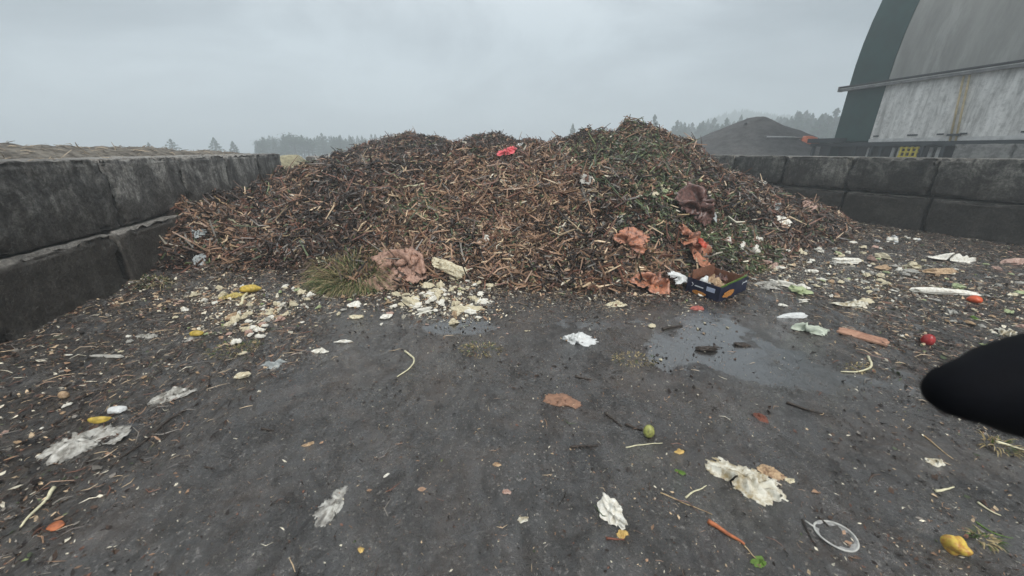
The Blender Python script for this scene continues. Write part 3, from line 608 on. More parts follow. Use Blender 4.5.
def crumple(seed, squeeze, ceil, n=38, aspect=1.0):
    """a torn sheet squeezed between two hands and dropped: a small position-based cloth solve"""
    key = (seed, squeeze, ceil, aspect)
    if key in CRUMPLES: return CRUMPLES[key]
    r = np.random.default_rng(seed); u = np.linspace(-1, 1, n); U, V_ = np.meshgrid(u, u); th = np.arctan2(V_, U); rr = np.hypot(U, V_); o = np.full_like(th, 1.25); m = r.integers(5, 8); p0 = r.uniform(0, 6.28)
    for k in range(m):
        c = np.cos(th-(p0+k*6.283/m+r.uniform(-.3, .3))); o = np.minimum(o, np.where(c > .05, r.uniform(.7, 1.0)/np.maximum(c, .05), 9))
    for k in range(r.integers(1, 4)):
        dth = np.angle(np.exp(1j*(th-r.uniform(0, 6.28)))); o *= 1-.5*r.uniform(.4, 1)*np.exp(-(dth/r.uniform(.08, .3))**2)
    keep = rr < o*(1+.05*r.normal(0, 1, th.shape)); P = np.stack([U, V_*aspect, .05+.05*fbm(U*3+seed, V_*3, seed, 3)+.004*r.normal(0, 1, U.shape)], -1); rest = np.stack([U, V_*aspect], -1)
    def pairs(dy, dx):
        a = np.arange(n*n).reshape(n, n); A = a[:n-dy, max(0, -dx):n-max(0, dx)]; B = a[dy:, max(0, dx):n+min(0, dx)]; K = keep.ravel(); out = []
        for par in (0, 1):
            sel = ((np.arange(A.shape[1])//max(1, abs(dx)) if dy == 0 else (np.arange(A.shape[0])//dy)[:, None]+np.zeros(A.shape[1], int)) % 2 == par); sel = np.broadcast_to(sel, A.shape)
            i, j = A[sel], B[sel]; ok = K[i] & K[j]; i, j = i[ok], j[ok]; out.append((i, j, np.linalg.norm(rest.reshape(-1, 2)[i]-rest.reshape(-1, 2)[j], axis=1)))
        return out
    C1 = pairs(0, 1)+pairs(1, 0)+pairs(1, 1)+pairs(1, -1); C2 = pairs(0, 3)+pairs(3, 0)
    P = P.reshape(-1, 3); Q = P.copy(); steps = 130
    cen = r.uniform(-.4, .4, (5, 2))
    for it in range(steps):
        v = (P-Q)*.90; Q = P.copy(); P = P+v; P[:, 2] -= .0022 if it < 90 else .004
        if it < 85:
            f = 1-(1-squeeze)/85*1.25; P[:, :2] *= f
            for k in range(5):
                d = P[:, :2]-cen[k]; w = np.exp(-(d**2).sum(1)/.12)[:, None]; P[:, :2] -= d*w*.006; P[:, 2] += (w[:, 0]*.003*(k % 2))
        for _ in range(7):
            for (i, j, L0) in C1:
                d = P[j]-P[i]; l = np.linalg.norm(d, axis=1)+1e-9; c = (d*((l-L0)/l*.5)[:, None]); P[i] += c; P[j] -= c
            for (i, j, L0) in C2:
                d = P[j]-P[i]; l = np.linalg.norm(d, axis=1)+1e-9; c = (d*((l-L0)/l*.5*.03)[:, None]); P[i] += c; P[j] -= c
            z = P[:, 2]; lo = z < 0; P[lo, 2] = 0; P[lo, :2] = P[lo, :2]*.5+Q[lo, :2]*.5; P[:, 2] = np.minimum(z, np.maximum(z*0, ceil)) if True else z; P[lo, 2] = 0
    K = keep.ravel(); a = np.arange(n*n).reshape(n, n); F = np.stack([a[:-1, :-1], a[:-1, 1:], a[1:, 1:], a[1:, :-1]], -1).reshape(-1, 4); F = F[K[F].all(1)]; used = np.unique(F); mp = np.full(n*n, -1); mp[used] = np.arange(len(used)); P = P[used]; F = mp[F]
    P[:, :2] -= (P[:, :2].max(0)+P[:, :2].min(0))/2; P[:, :2] /= (np.ptp(P[:, 0]))*.5
    CRUMPLES[key] = (P, F); return P, F
def cloth_mesh(w, l, h, seed, kind=0, **k):
    v = (seed*7+3) % 6; P, F = crumple(900+v+10*kind, (.70, .64)[kind], (.16, .34)[kind]); asp = np.ptp(P[:, 1])/2
    V = P*np.array([w/2, l/2/asp, w/2*(1.0, 1.05)[kind]]); zm = max(np.percentile(V[:, 2], 99), 1e-6); V[:, 2] *= np.clip(h*1.25/zm, .4, 2.2) if kind == 0 else np.clip(h*1.25/zm, .5, 2.6)
    a = (seed % 4)*math.pi/2*0; e = {}
    for f in F:
        for i in range(4):
            p, q = int(f[i]), int(f[(i+1) % 4]); e[(p, q)] = e.get((p, q), 0)+1
    bd = np.array([(p, q) for (p, q) in e if (q, p) not in e]); nn = len(V); V2 = V.copy(); V2[:, 2] -= .0022; V[:, 2] += .002
    return mesh_np('cloth', np.concatenate([V, V2]), np.concatenate([F, F[:, ::-1]+nn, np.stack([bd[:, 1], bd[:, 0], bd[:, 0]+nn, bd[:, 1]+nn], 1)]), smooth=True)
def ico(sub):
    bm = bmesh.new(); bmesh.ops.create_icosphere(bm, subdivisions=sub, radius=1); V = np.array([v.co[:] for v in bm.verts]); F = np.array([[v.index for v in f.verts] for f in bm.faces]); bm.free(); return V, F
ICO = {}
def lump_mesh(w, l, h, seed, rough=.35, crease=2.5, sub=4, sag=.35):
    """crumpled bulky piece: irregular polyhedron carrying straight creases"""
    if sub not in ICO: ICO[sub] = ico(sub)
    D, F = ICO[sub]; r = np.random.default_rng(seed); rad = np.full(len(D), 1.35)
    for k in range(11):
        nv = r.normal(0, 1, 3); nv /= np.linalg.norm(nv); c = D@nv; rad = np.minimum(rad, np.where(c > .05, r.uniform(.62, 1.0)/np.maximum(c, .05), 9))
    rad = .25+.75*rad; t = 0; a = 0
    for k in range(9):
        nv = r.normal(0, 1, 3); nv /= np.linalg.norm(nv); f = r.uniform(1.2, 2.2*crease); wv = .18*np.sin(D@r.normal(0, 3, 3)); t = t+(tri(D@nv*f+wv+r.uniform(0, 2))-.5)/f**.6; a += 1/f**.6
    rad = rad*(1+rough*1.5*t/a*2); P = D*rad[:, None]; P = P+r.normal(0, .012*rough, P.shape)
    P[:, 2] = np.where(P[:, 2] < 0, P[:, 2]*sag, P[:, 2])
    V = P*np.array([w/2, l/2, h/1.4]); V[:, 2] += sag*.6*h/1.4
    return mesh_np('lump', V, F, smooth=False)
def sack_mesh(w, l, h, seed, n=56, wr=1.0, **k):
    """slumped half-empty sack: two faces sewn at the rim, long pulled wrinkles and a pinched corner"""
    r = np.random.default_rng(seed); u = np.linspace(-1, 1, n); U, V_ = np.meshgrid(u, u)
    def field(K, f0, f1, s2):
        z = 0; t = 0
        for k in range(K):
            a = r.uniform(0, math.pi); f = r.uniform(f0, f1); q = tri((U*math.cos(a)+V_*math.sin(a))*f+r.uniform(0, 2)+.5*fbm(U*1.3+k, V_*1.3, s2+k, 3))**1.5; z = z+q/f**.8; t += 1/f**.8
        return z/t-.4
    X = U*(1-.16*V_**2+.10*np.sin(V_*3+seed)) + .10*fbm(V_*2.5, U*2.5, seed+3, 3); Y = V_*(1-.18*U**2+.10*np.sin(U*3.3+seed)) + .10*fbm(U*2.5, V_*2.5, seed+4, 3)
    edge = (1-np.abs(U)**3.2)*(1-np.abs(V_)**3.2); body = np.clip(edge, 0, 1)**.5*(.62+.55*fbm(U*1.1+seed, V_*1.1, seed, 3))
    wrk = wr*(.42*field(5, .8, 2.0, seed+9)+.20*field(6, 2.5, 5, seed+19))
    Z = h*(.05+np.clip(body+wrk*np.clip(edge*2, .15, 1), .02, 2)); nn = n*n; i = np.arange(nn).reshape(n, n)
    F = np.stack([i[:-1, :-1], i[:-1, 1:], i[1:, 1:], i[1:, :-1]], -1).reshape(-1, 4); V = np.stack([X*w/2, Y*l/2, Z], -1).reshape(-1, 3); V2 = V.copy(); V2[:, 2] = np.minimum(V2[:, 2]*.12, .02)-.012
    e = np.concatenate([i[0, :-1], i[:-1, -1], i[-1, :0:-1], i[:0:-1, 0]]); e2 = np.roll(e, -1)
    return mesh_np('sack', np.concatenate([V, V2]), np.concatenate([F, F[:, ::-1]+nn, np.stack([e2, e, e+nn, e2+nn], 1)]), smooth=True)
def shell_mesh(w, l, h, seed, n=64, **k):
    """collapsed bag: lumpy low body covered with sharp folds and a torn, curled rim"""
    r = np.random.default_rng(seed); u = np.linspace(-1, 1, n); U, V_ = np.meshgrid(u, u)
    X = U*np.sqrt(1-V_*V_/2.6); Y = V_*np.sqrt(1-U*U/2.6); th = np.arctan2(Y, X); rr = np.hypot(X, Y)/1.1
    o = np.full_like(th, 1.1); m = 6; p0 = r.uniform(0, 6.28)
    for q in range(m):
        c = np.cos(th-(p0+q*6.283/m+r.uniform(-.3, .3))); o = np.minimum(o, np.where(c > .05, r.uniform(.72, 1.0)/np.maximum(c, .05), 9))
    X = X*o; Y = Y*o; wx = .22*fbm(X*1.5+seed, Y*1.5, seed, 3); wy = .22*fbm(X*1.5+9, Y*1.5+seed, seed+1, 3)
    def F_(K, a0, a1, f0, f1):
        z = 0; t = 0
        for q in range(K):
            a = r.uniform(a0, a1); f = r.uniform(f0, f1); z = z+tri(((X+wx)*math.cos(a)+(Y+wy)*math.sin(a))*f+r.uniform(0, 2))/f**.6; t += 1/f**.6
        return z/t-.5
    a = r.uniform(0, math.pi); big = F_(3, 0, math.pi, .9, 1.5); mid = F_(5, a-.5, a+.5, 2.0, 4.0); fine = F_(6, 0, math.pi, 4, 8)
    body = np.clip(1-rr**2.6, 0, 1)**.6*(.55+.6*fbm(X*1.2+seed, Y*1.2, seed+7, 2)); Z = h*np.clip(.06+body*(1+1.1*big)+(.85*mid+.36*fine)*np.clip(1.25-rr, .15, 1), .01, 1.6)
    X = X+.10*F_(4, 0, math.pi, 1.5, 4); Y = Y+.10*F_(4, 0, math.pi, 1.5, 4)
    nn = n*n; i = np.arange(nn).reshape(n, n); F = np.stack([i[:-1, :-1], i[:-1, 1:], i[1:, 1:], i[1:, :-1]], -1).reshape(-1, 4); V = np.stack([X*w/2, Y*l/2, Z], -1).reshape(-1, 3); V2 = V.copy(); V2[:, 2] = np.minimum(V2[:, 2]*.12, .02)-.012
    e = np.concatenate([i[0, :-1], i[:-1, -1], i[-1, :0:-1], i[:0:-1, 0]]); e2 = np.roll(e, -1)
    return mesh_np('shell', np.concatenate([V, V2]), np.concatenate([F, F[:, ::-1]+nn, np.stack([e2, e, e+nn, e2+nn], 1)]), smooth=False)
def fruit_mesh(w, l, h, seed, rough=.1, sub=3, sag=.7, bend=0, **k):
    if sub not in ICO: ICO[sub] = ico(sub)
    D, F = ICO[sub]; so = Vector((seed*3.1, seed, 2)); rad = np.array([1+mnoise.noise(Vector(d)*1.2+so)*rough*1.6 for d in D]); P = D*rad[:, None]
    P[:, 2] = np.where(P[:, 2] < 0, P[:, 2]*sag, P[:, 2]); P[:, 1] += bend*P[:, 0]**2; V = P*np.array([w/2, l/2, h/1.4]); V[:, 2] += sag*.9*h/1.4
    return mesh_np('fruit', V, F, smooth=True)
def tube_bm(bm, pts, rad, seg=8):
    pts = [Vector(p) for p in pts]; rings = []
    for i, p in enumerate(pts):
        t = (pts[min(i+1, len(pts)-1)]-pts[max(i-1, 0)]).normalized(); a = t.cross(Vector((.13, .2, 1))).normalized(); b = t.cross(a)
        rings.append([bm.verts.new(p+(a*math.cos(q)+b*math.sin(q))*rad[i]) for q in [k*2*math.pi/seg for k in range(seg)]])
    for r0, r1 in zip(rings, rings[1:]):
        for k in range(seg): bm.faces.new((r0[k], r0[(k+1) % seg], r1[(k+1) % seg], r1[k]))
    bm.faces.new(rings[0][::-1]); bm.faces.new(rings[-1])
def orient(o, P, rz, tilt=True, lift=0, extra=None):
    n = Vector(nrm(np.array([P[0]]), np.array([P[1]]))[0]) if tilt else Vector((0, 0, 1))
    q = Vector((0, 0, 1)).rotation_difference(n) @ Matrix.Rotation(rz, 4, 'Z').to_quaternion()
    if extra: q = q @ extra
    o.rotation_mode = 'QUATERNION'; o.rotation_quaternion = q; o.location = Vector((P[0], P[1], float(top(P[0], P[1]))))+n*lift
    return o
cnt = [0]
def put(name, shape, px, py, wpx, asp, hgt, mat, rz, label, cat, group=None, lift=0, **k):
    """a crumpled piece whose widest side spans about wpx pixels where it lies"""
    P = at(px, py); w = wpx*depth(P)/FPX; cnt[0] += 1; sd = 100+cnt[0]*7
    me = {'s': (lambda w, l, h, sd, **k: cloth_mesh(w, l, h, sd, 0, **k)) if w > .045 else sheet_mesh, 'l': lump_mesh, 'f': fruit_mesh, 'b': sack_mesh, 'c': lambda w, l, h, sd, **k: cloth_mesh(w, l, h, sd, 1)}[shape](w, w*asp, w*hgt, sd, **k); me.name = name
    o = link(name, me, M[mat]); orient(o, P, R(rz), lift=lift+(.055 if shape == 'c' and heap(P[0], P[1]) > .06 else .02 if shape != 'f' and heap(P[0], P[1]) > .1 else 0)); tag(o, label, cat, group); return o
def twig(px0, py0, px1, py1, rpx, mat, label, name='twig', cat='twig', group=None, forks=0, wob=.05, lift=.0, side=0.0):
    A, B = at(px0, py0), at(px1, py1); r = rpx*depth((A+B)/2)/FPX; n = 10; L = np.linalg.norm(B-A); pts = []; s = random.random()*99
    perp = np.array([-(B-A)[1], (B-A)[0], 0])/L
    for i in range(n):
        t = i/(n-1); p = A*(1-t)+B*t + perp*(fbm(np.array([t*3+s]), np.array([s]), 3, 3)[0]*wob*L + side*L*math.sin(t*math.pi)); p[2] = max(float(top(p[0], p[1])), p[2]-.02)+r*.7+lift; pts.append(p)
    o0 = pts[0].copy(); loc = Vector(o0); bm = bmesh.new()
    tube_bm(bm, [Vector(p)-loc for p in pts], [r*(1-.55*i/(n-1)) for i in range(n)], 7)
    for k in range(forks):
        b = Vector(pts[3+2*k % 6])-loc; dirn = Vector(perp)*random.choice([-1, 1])+Vector((B-A)/L)*.9; Lk = L*random.uniform(.18, .35)
        tube_bm(bm, [b, b+dirn*Lk*.5+Vector((0, 0, .01)), b+dirn*Lk+Vector((0, 0, .004))], [r*.5, r*.4, r*.2], 5)
    o = from_bm(name, bm, M[mat]); o.location = loc; tag(o, label, cat, group); return o

def build_rubbish():
    S = lambda *a, **k: put('plastic_bag', 's', *a, **k)
    # ---- plastic on the open yard
    put('plastic_sheet', 's', 88, 441, 68, .75, .16, 'film', 25, 'rumpled clear plastic sheet lying under the yellow peel at far left', 'plastic sheet', ragged=.9, fold=5, n=60)
    put('fruit_peel', 'f', 101, 427, 19, .35, .3, 'yellow', 15, 'bright yellow curved peel resting on the clear plastic sheet', 'peel', lift=.03, sub=3, rough=.12, bend=.5)
    S(172, 397, 42, .42, .2, 'film', 28, 'pale see-through plastic bag above the long dark twig', 'plastic bag', ragged=.8, fold=5)
    put('paper_cup', 'l', 118, 412, 13, .75, .6, 'white_bag', 0, 'small crushed white cup above the yellow peel', 'cup', sub=3, rough=.15)
    S(277, 366, 40, .38, .3, 'grey_bag', 12, 'grey white plastic bag with torn tail, left of centre', 'plastic bag', ragged=.6, fold=4)
    S(330, 506, 27, 1.7, .28, 'film', 8, 'white translucent bag with loop handle on the near asphalt', 'plastic bag', ragged=1.0, fold=5, n=60)
    put('plastic_bag', 'c', 580, 340, 36, .75, .22, 'white_bag', -5, 'clean white plastic scrap lying alone in the middle of the yard', 'plastic scrap', ragged=.4)
    put('wrapper', 'c', 811, 331, 34, .7, .42, 'greenwhite', -10, 'pale green white crumpled wrapper right of the puddle', 'wrapper', ragged=.3)
    put('foam_piece', 'l', 791, 317, 26, .34, .2, 'white_bag', 0, 'flat white foam piece behind the pale green wrapper', 'foam', sub=3, rough=.2)
    put('rag', 's', 744, 480, 74, .62, .24, 'stain_cloth', -38, 'big stained cream rag folded over in the right foreground', 'rag', ragged=.3, fold=2.6)
    put('rag', 's', 771, 473, 26, .7, .12, 'tanscrap', -20, 'thin beige tatter just right of the big stained rag', 'rag', ragged=.6)
    put('paper_roll', 'l', 612, 513, 17, 2.0, .7, 'cream2', 12, 'cream knotted paper roll standing out near the bottom middle', 'paper roll', sub=4, rough=.7)
    put('cardboard_piece', 's', 563, 401, 37, .62, .06, 'card', -22, 'brown wet cardboard scrap flat on the asphalt near the centre', 'cardboard', ragged=.25, thick=.004)
    put('paper_scrap', 's', 849, 305, 38, .3, .2, 'stain_cloth', -6, 'yellowish cream paper scrap above the wooden-looking cardboard strip', 'paper scrap', ragged=.4)
    put('foam_strip', 'l', 945, 294, 52, .17, .14, 'cream2', -12, 'long white foam strip pointing at the orange red fruit', 'foam', sub=3, rough=.2)
    put('plastic_sheet', 's', 951, 260, 46, .3, .16, 'cream2', -6, 'long white crumpled sheet near the right wall', 'plastic sheet', ragged=.5)
    put('bark_piece', 'l', 938, 273, 30, .3, .18, 'tanscrap', -8, 'brown torn bark piece below the long white crumpled sheet', 'bark', sub=3, rough=.4)
    put('paper_bag', 'l', 1014, 264, 22, .5, .35, 'pinkscrap', 0, 'pinkish tan lump lying at the right photo edge', 'paper bag', sub=3, rough=.3)
    put('rag', 's', 1004, 334, 40, .5, .3, 'stain_cloth', 20, 'cream rag just above the blurred black grip', 'rag', ragged=.4)
    put('tomato', 'f', 926, 345, 11, .95, .85, 'red', 0, 'small red tomato on the sludge left of the black grip', 'tomato', sub=3, rough=.04, sag=.8)
    put('fruit', 'f', 973, 303, 11, 1, .6, 'orangered', 0, 'orange red fruit at the end of the long foam strip', 'fruit', sub=3, rough=.12)
    put('apple', 'f', 648, 437, 11, 1, .95, 'ygreen', 0, 'small yellow green apple beside a dark twig', 'apple', sub=3, rough=.05, sag=.85)
    o = put('mango', 'f', 953, 553, 19, .85, .7, 'mangoskin', -20, 'half eaten yellow mango with reddish skin in the right corner', 'mango', sub=4, rough=.3, sag=.7)
    me = lump_mesh(.035, .022, .02, 5, sub=3); q = link('mango_skin', me, M['orangered'], o); q.location = (.0, -.016, .022)
    put('flat_scrap', 'f', 57, 528, 15, .75, .2, 'carrot', 0, 'flat orange brown peel piece in the lower left corner', 'peel', sub=3, rough=.2)
    put('potato', 'f', 65, 398, 9, .8, .7, 'tanscrap', 0, 'small tan potato on the dark sludge at left', 'potato', sub=3, rough=.08, sag=.7)
    put('foam_piece', 'l', 242, 378, 15, .6, .35, 'cream', 0, 'cream crumb lump lower left of the grey white bag', 'food lump', sub=3)
    put('foam_piece', 's', 320, 352, 18, .4, .2, 'cream2', 0, 'thin white shred pair right of the grey white bag', 'paper scrap', ragged=.6)
    put('foam_piece', 'l', 345, 343, 16, .3, .2, 'cream2', 5, 'small white curl with a dark right end, left of centre', 'paper scrap', sub=3)
    put('foam_piece', 'l', 386, 318, 13, .6, .3, 'cream2', 5, 'round white foam lump in front of the tan paper sack', 'foam', sub=3)
    put('foam_piece', 'l', 356, 318, 15, .45, .25, 'cream', 5, 'cream flake left of the round white foam lump', 'foam', sub=3)
    put('foam_piece', 'l', 354, 306, 13, .55, .3, 'cream2', 5, 'white chunk directly below the green grass tuft', 'foam', sub=3)
    put('food_scrap', 's', 192, 339, 26, .5, .35, 'film', 10, 'white film scrap wrapped round a yellow piece near left', 'plastic scrap', ragged=.5)
    put('fruit_peel', 'f', 198, 338, 12, .6, .4, 'yellow', 10, 'yellow piece tucked in the white film scrap at left', 'peel', sub=3, lift=.02)
    put('paper_scrap', 's', 147, 337, 20, .45, .3, 'grey_scrap', 5, 'grey white paper twist near the foot of the left wall', 'paper scrap', ragged=.6)
    put('paper_scrap', 'l', 109, 358, 22, .22, .15, 'grey_scrap', 10, 'pale grey strip on the sludge below the left wall', 'paper scrap', sub=3)
    put('fruit_peel', 'f', 251, 292, 19, .5, .35, 'yellow', 12, 'bright yellow peel on the left food spill', 'peel', sub=3, rough=.2)
    put('fruit_peel', 's', 236, 296, 28, .5, .3, 'dull_yellow', 40, 'dull yellow squashed peel beside the bright yellow peel', 'peel', sub=3, rough=.4)
    put('paper_scrap', 's', 935, 463, 18, .7, .2, 'stain_cloth', 0, 'creamy paper scrap with green stem below the black grip', 'paper scrap', ragged=.6)
    put('plastic_scrap', 's', 616, 305, 22, .45, .3, 'cream', -8, 'yellowish white wrapper at heap foot left of orange sack', 'wrapper', ragged=.5)
    put('plastic_scrap', 'l', 701, 296, 8, .6, .4, 'cream2', 0, 'tiny white piece in front of the navy crate', 'scrap', sub=2)
    put('meat_scrap', 'l', 697, 309, 13, .55, .25, 'meat', 0, 'pink red scrap on the ground in front of the crate', 'scrap', sub=3)
    put('dark_wood_piece', 'l', 705, 351, 24, .28, .25, 'darkstick', -3, 'short dark wet log right of centre', 'wood piece', sub=3)
    put('dark_wood_piece', 'l', 741, 346, 16, .35, .2, 'darkstick', -8, 'small dark bark lump beside the puddle', 'wood piece', sub=3)
    put('paper_scrap', 's', 790, 481, 10, .7, .2, 'cream', 0, 'tiny cream fleck right of the big stained rag', 'paper scrap', ragged=.5)
    # leaves
    for a in ((679, 453, 11, .55, 'yleaf', 'yellow tan leaf below the apple'), (680, 473, 11, .5, 'leafgreen', 'narrow green leaf below the yellow tan leaf'),
              (761, 419, 16, .8, 'redleaf', 'dark red brown leaf on the right asphalt'), (757, 563, 16, .8, 'leafgreen', 'fresh green leaf beside the end of the orange brown stick'),
              (507, 493, 9, .7, 'pinkscrap', 'small pinkish leaf flake near bottom centre'), (523, 521, 12, .6, 'stain_cloth', 'curled yellowish leaf with a dark spot at bottom centre'),
              (386, 476, 8, .4, 'cream2', 'little white sliver left of bottom centre'), (361, 552, 7, .9, 'yleaf', 'tiny yellow brown bud near the bottom edge'),
              (497, 438+27, 9, .6, 'tanscrap', 'small tan flake right of the picture middle'), (308, 445, 12, .5, 'tanscrap', 'small pale brown curled flake above the loop handled bag'),
              (622, 536, 12, .8, 'yleaf', 'small straw coloured leaf under the paper roll'), (985, 345, 9, .5, 'palegreen', 'pale green sprout left of the cream rag'),
              (975, 319, 10, .7, 'leafgreen', 'lime green leaf below the orange red fruit')):
        put('leaf', 's', *a[:4], .22, a[4], random.uniform(-60, 60), a[5], 'leaf', ragged=.25, n=12, thick=.001)
    # ---- sacks on and at the foot of the heap
    put('paper_sack', 'c', 397, 274, 60, 1.0, .40, 'tan_sack', -25, 'tan pink paper sack slumped beside the green grass tuft', 'sack', rough=.28)
    put('orange_sack', 'c', 647, 288, 54, .62, .30, 'orange_sack', -8, 'flat orange sack with a pale bag tucked at its right end', 'sack', lift=.05, rough=.35, crease=3)
    put('plastic_bag', 'c', 673, 286, 22, .8, .5, 'white_bag', -20, 'pure white bag squeezed between the orange sack and navy crate', 'plastic bag', ragged=.3, lift=.07)
    o = put('orange_sack', 'c', 694, 256, 68, .66, .36, 'orange_sack', -42, 'orange sack with a bright red patch sloping down to the crate', 'sack', rough=.3, crease=3)
    P = at(694, 257); me = sheet_mesh(.24, .14, .06, 71); q = link('red_patch', me, M['red_sack'], o); q.location = (-.06, .0, .10)
    put('orange_sack', 'c', 631, 245, 38, .9, .5, 'orange_sack', 10, 'small crumpled orange brown sack higher up with a grey fold', 'sack', rough=.45, crease=3)
    put('dark_sack', 'c', 694, 206, 56, .66, .42, 'brown_sack', -10, 'wet dark red brown sack bulging from the right heap slope', 'sack', rough=.25)
    put('plastic_bag', 's', 507, 153, 22, .5, .6, 'pink', 10, 'bright pink red plastic bag on the heap crest', 'plastic bag', ragged=.5)
    put('plastic_bag', 's', 519, 147, 13, .6, .6, 'white_bag', 10, 'small white film beside the pink red bag', 'plastic bag', ragged=.5)
    put('plastic_bag', 's', 585, 181, 19, 1.0, .6, 'grey_scrap', 40, 'greyish torn bag hanging on the upper middle heap face', 'plastic bag', ragged=.7)
    put('plastic_bag', 's', 622, 221, 24, .6, .5, 'grey_scrap', -15, 'pale tangled film below the green patch', 'plastic bag', ragged=.7)
    put('plastic_bag', 's', 300, 246, 9, 2.6, .8, 'grey_scrap', -15, 'narrow pale grey rag stuck upright in the left heap face', 'rag', ragged=.4)
    put('plastic_bag', 's', 336, 230, 16, .5, .4, 'cream', 0, 'small off white tatter on the left heap face', 'plastic scrap', ragged=.6)
    put('plastic_bag', 's', 197, 234, 16, .9, .5, 'grey_bag', 0, 'whitish film knot where the heap touches the left wall', 'plastic scrap', ragged=.6)
    put('plastic_bag', 's', 200, 262, 11, 1.5, .5, 'grey_bag', 0, 'hanging grey white film below the whitish film knot', 'plastic scrap', ragged=.6)
    put('plastic_bag', 's', 485, 238, 8, 1.8, .6, 'cream2', 40, 'little white rag on the middle heap face', 'rag', ragged=.5)
    put('plastic_bag', 's', 783, 223, 12, 1.5, .5, 'cream2', 30, 'torn white bag on the right lower slope', 'plastic bag', ragged=.6)
    put('plastic_bag', 's', 776, 208, 16, .7, .5, 'grey_bag', 30, 'grey film above the torn white bag on the right slope', 'plastic bag', ragged=.6)
    put('net_bag', 's', 808, 207, 18, .8, .5, 'pinkscrap', 30, 'reddish net bag near the end of the right slope', 'net bag', ragged=.6)
    put('plastic_bag', 's', 762, 184, 9, .8, .6, 'cream2', 0, 'small white bag on the right skyline by the block wall', 'plastic bag', ragged=.5)
    put('plastic_bag', 's', 711, 214, 6, 4.5, .8, 'grey_bag', 5, 'thin grey strip of film hanging beside the dark sack', 'film strip', ragged=.3)
    put('bread_chunk', 'l', 447, 272, 34, .42, .32, 'cream', -5, 'largest cream chunk topping the central food spill', 'food chunk', sub=3)
    put('bread_chunk', 's', 485, 302, 27, .6, .2, 'cream2', -10, 'white flat piece at the right end of the central food spill', 'food chunk', ragged=.4)
    put('foam_strip', 'l', 845, 264, 30, .25, .25, 'cream2', -5, 'upper white foam strip in the right spill near the wall', 'foam', sub=3)
    put('plastic_sheet', 's', 770, 225+62, 30, .5, .3, 'grey_scrap', -25, 'grey wet paper lying right of the navy crate', 'paper scrap', ragged=.5)
    put('cardboard_piece', 's', 770, 266, 34, .5, .3, 'pinkscrap', -20, 'soggy brown cardboard right above the navy crate corner', 'cardboard', ragged=.4, thick=.004)
    # ---- twigs
    D, Pz = 'darkstick', 'palestick'
    twig(185, 411, 108, 469, 1.3, D, 'long dark twig slanting across the left sludge edge', forks=1)
    twig(605, 414, 622, 428, 1.2, D, 'short dark twig above left of the apple')
    twig(625, 425, 656, 436, 1.3, D, 'dark forked twig ending at the apple', forks=1)
    twig(570, 449, 598, 447, 1.3, D, 'knotty dark twig left of the apple', forks=2)
    twig(786, 404, 824, 416, 1.5, D, 'long dark stick lying right of the red brown leaf')
    twig(802, 521, 816, 551, 1.2, D, 'dark bent stick left of the strainer')
    twig(818, 519, 828, 528, 1.2, D, 'short dark stick touching the strainer rim')
    twig(575, 378, 590, 381, 1.2, D, 'thin dark twig above the wet cardboard')
    twig(662, 330, 682, 327, 1.6, D, 'dark stick in front of the orange sack', cat='twig')
    twig(205, 468, 215, 470, .9, D, 'tiny dark twig on the left asphalt')
    twig(262, 430, 274, 432, 1.2, D, 'thick little dark twig on the left asphalt')
    twig(404, 352, 398, 378, 1.1, 'stalk', 'pale curved stalk standing out on the grey asphalt', name='stalk', cat='stalk', side=.25)
    twig(56, 490, 22, 530, 2.0, 'stalk', 'thick pale yellow stalk in the lower left corner', name='stalk', cat='stalk')
    twig(626, 449, 662, 443, .7, 'stalk', 'thin straw just below the apple', name='straw', cat='straw')
    twig(660, 494, 712, 516, .7, Pz, 'thin pale stem reaching the orange brown stick', name='straw', cat='straw')
    twig(685, 498, 706, 487, 1.0, 'stalk', 'small pale stem left of the stained rag', name='straw', cat='straw')
    twig(708, 522, 744, 546, 2.6, 'carrot', 'orange brown peeled stick pointing at the green leaf', name='stick', cat='stick')
    twig(744, 546, 756, 560, .8, Pz, 'thin stem joining the orange stick and the green leaf', name='straw', cat='straw')
    twig(606, 540, 624, 542, 1.3, 'redleaf', 'reddish brown twig below the paper roll')
    twig(922, 436, 952, 460, .8, Pz, 'thin dry stem below the black grip', name='straw', cat='straw')
    twig(935, 492, 953, 489, 1.4, 'stalk', 'short flat pale stalk in the right foreground', name='stalk', cat='stalk')
    twig(977, 504, 1000, 517, 1.1, 'stalk', 'pale bent stalk near the right edge', name='stalk', cat='stalk', side=-.15)
    twig(975, 524, 1012, 540, .8, 'leafgreen', 'long green stem above right of the mango', name='stem', cat='stem', side=-.2)
    twig(995, 443, 1024, 452, 1.5, 'stalk', 'dry grass stalk at the right edge under the black grip', name='stalk', cat='stalk')
    twig(868, 350+8, 840, 372, 1.2, 'stalk', 'pale curl of stalk below the cardboard strip', name='stalk', cat='stalk', side=.2)
    twig(395, 240, 405, 262, 2.0, Pz, 'orange tan stick upright in the heap above the paper sack', name='stick', cat='stick')
    twig(240, 306, 254, 284, 1.6, 'stalk', 'greenish stick leaning over the left food spill', name='stick', cat='stick')
    twig(395, 300-14, 505, 303-6, 1.2, D, 'long dark branch along the central heap foot', name='branch', cat='branch')
    # bigger loose sticks on the heap that read one by one
    k = 0
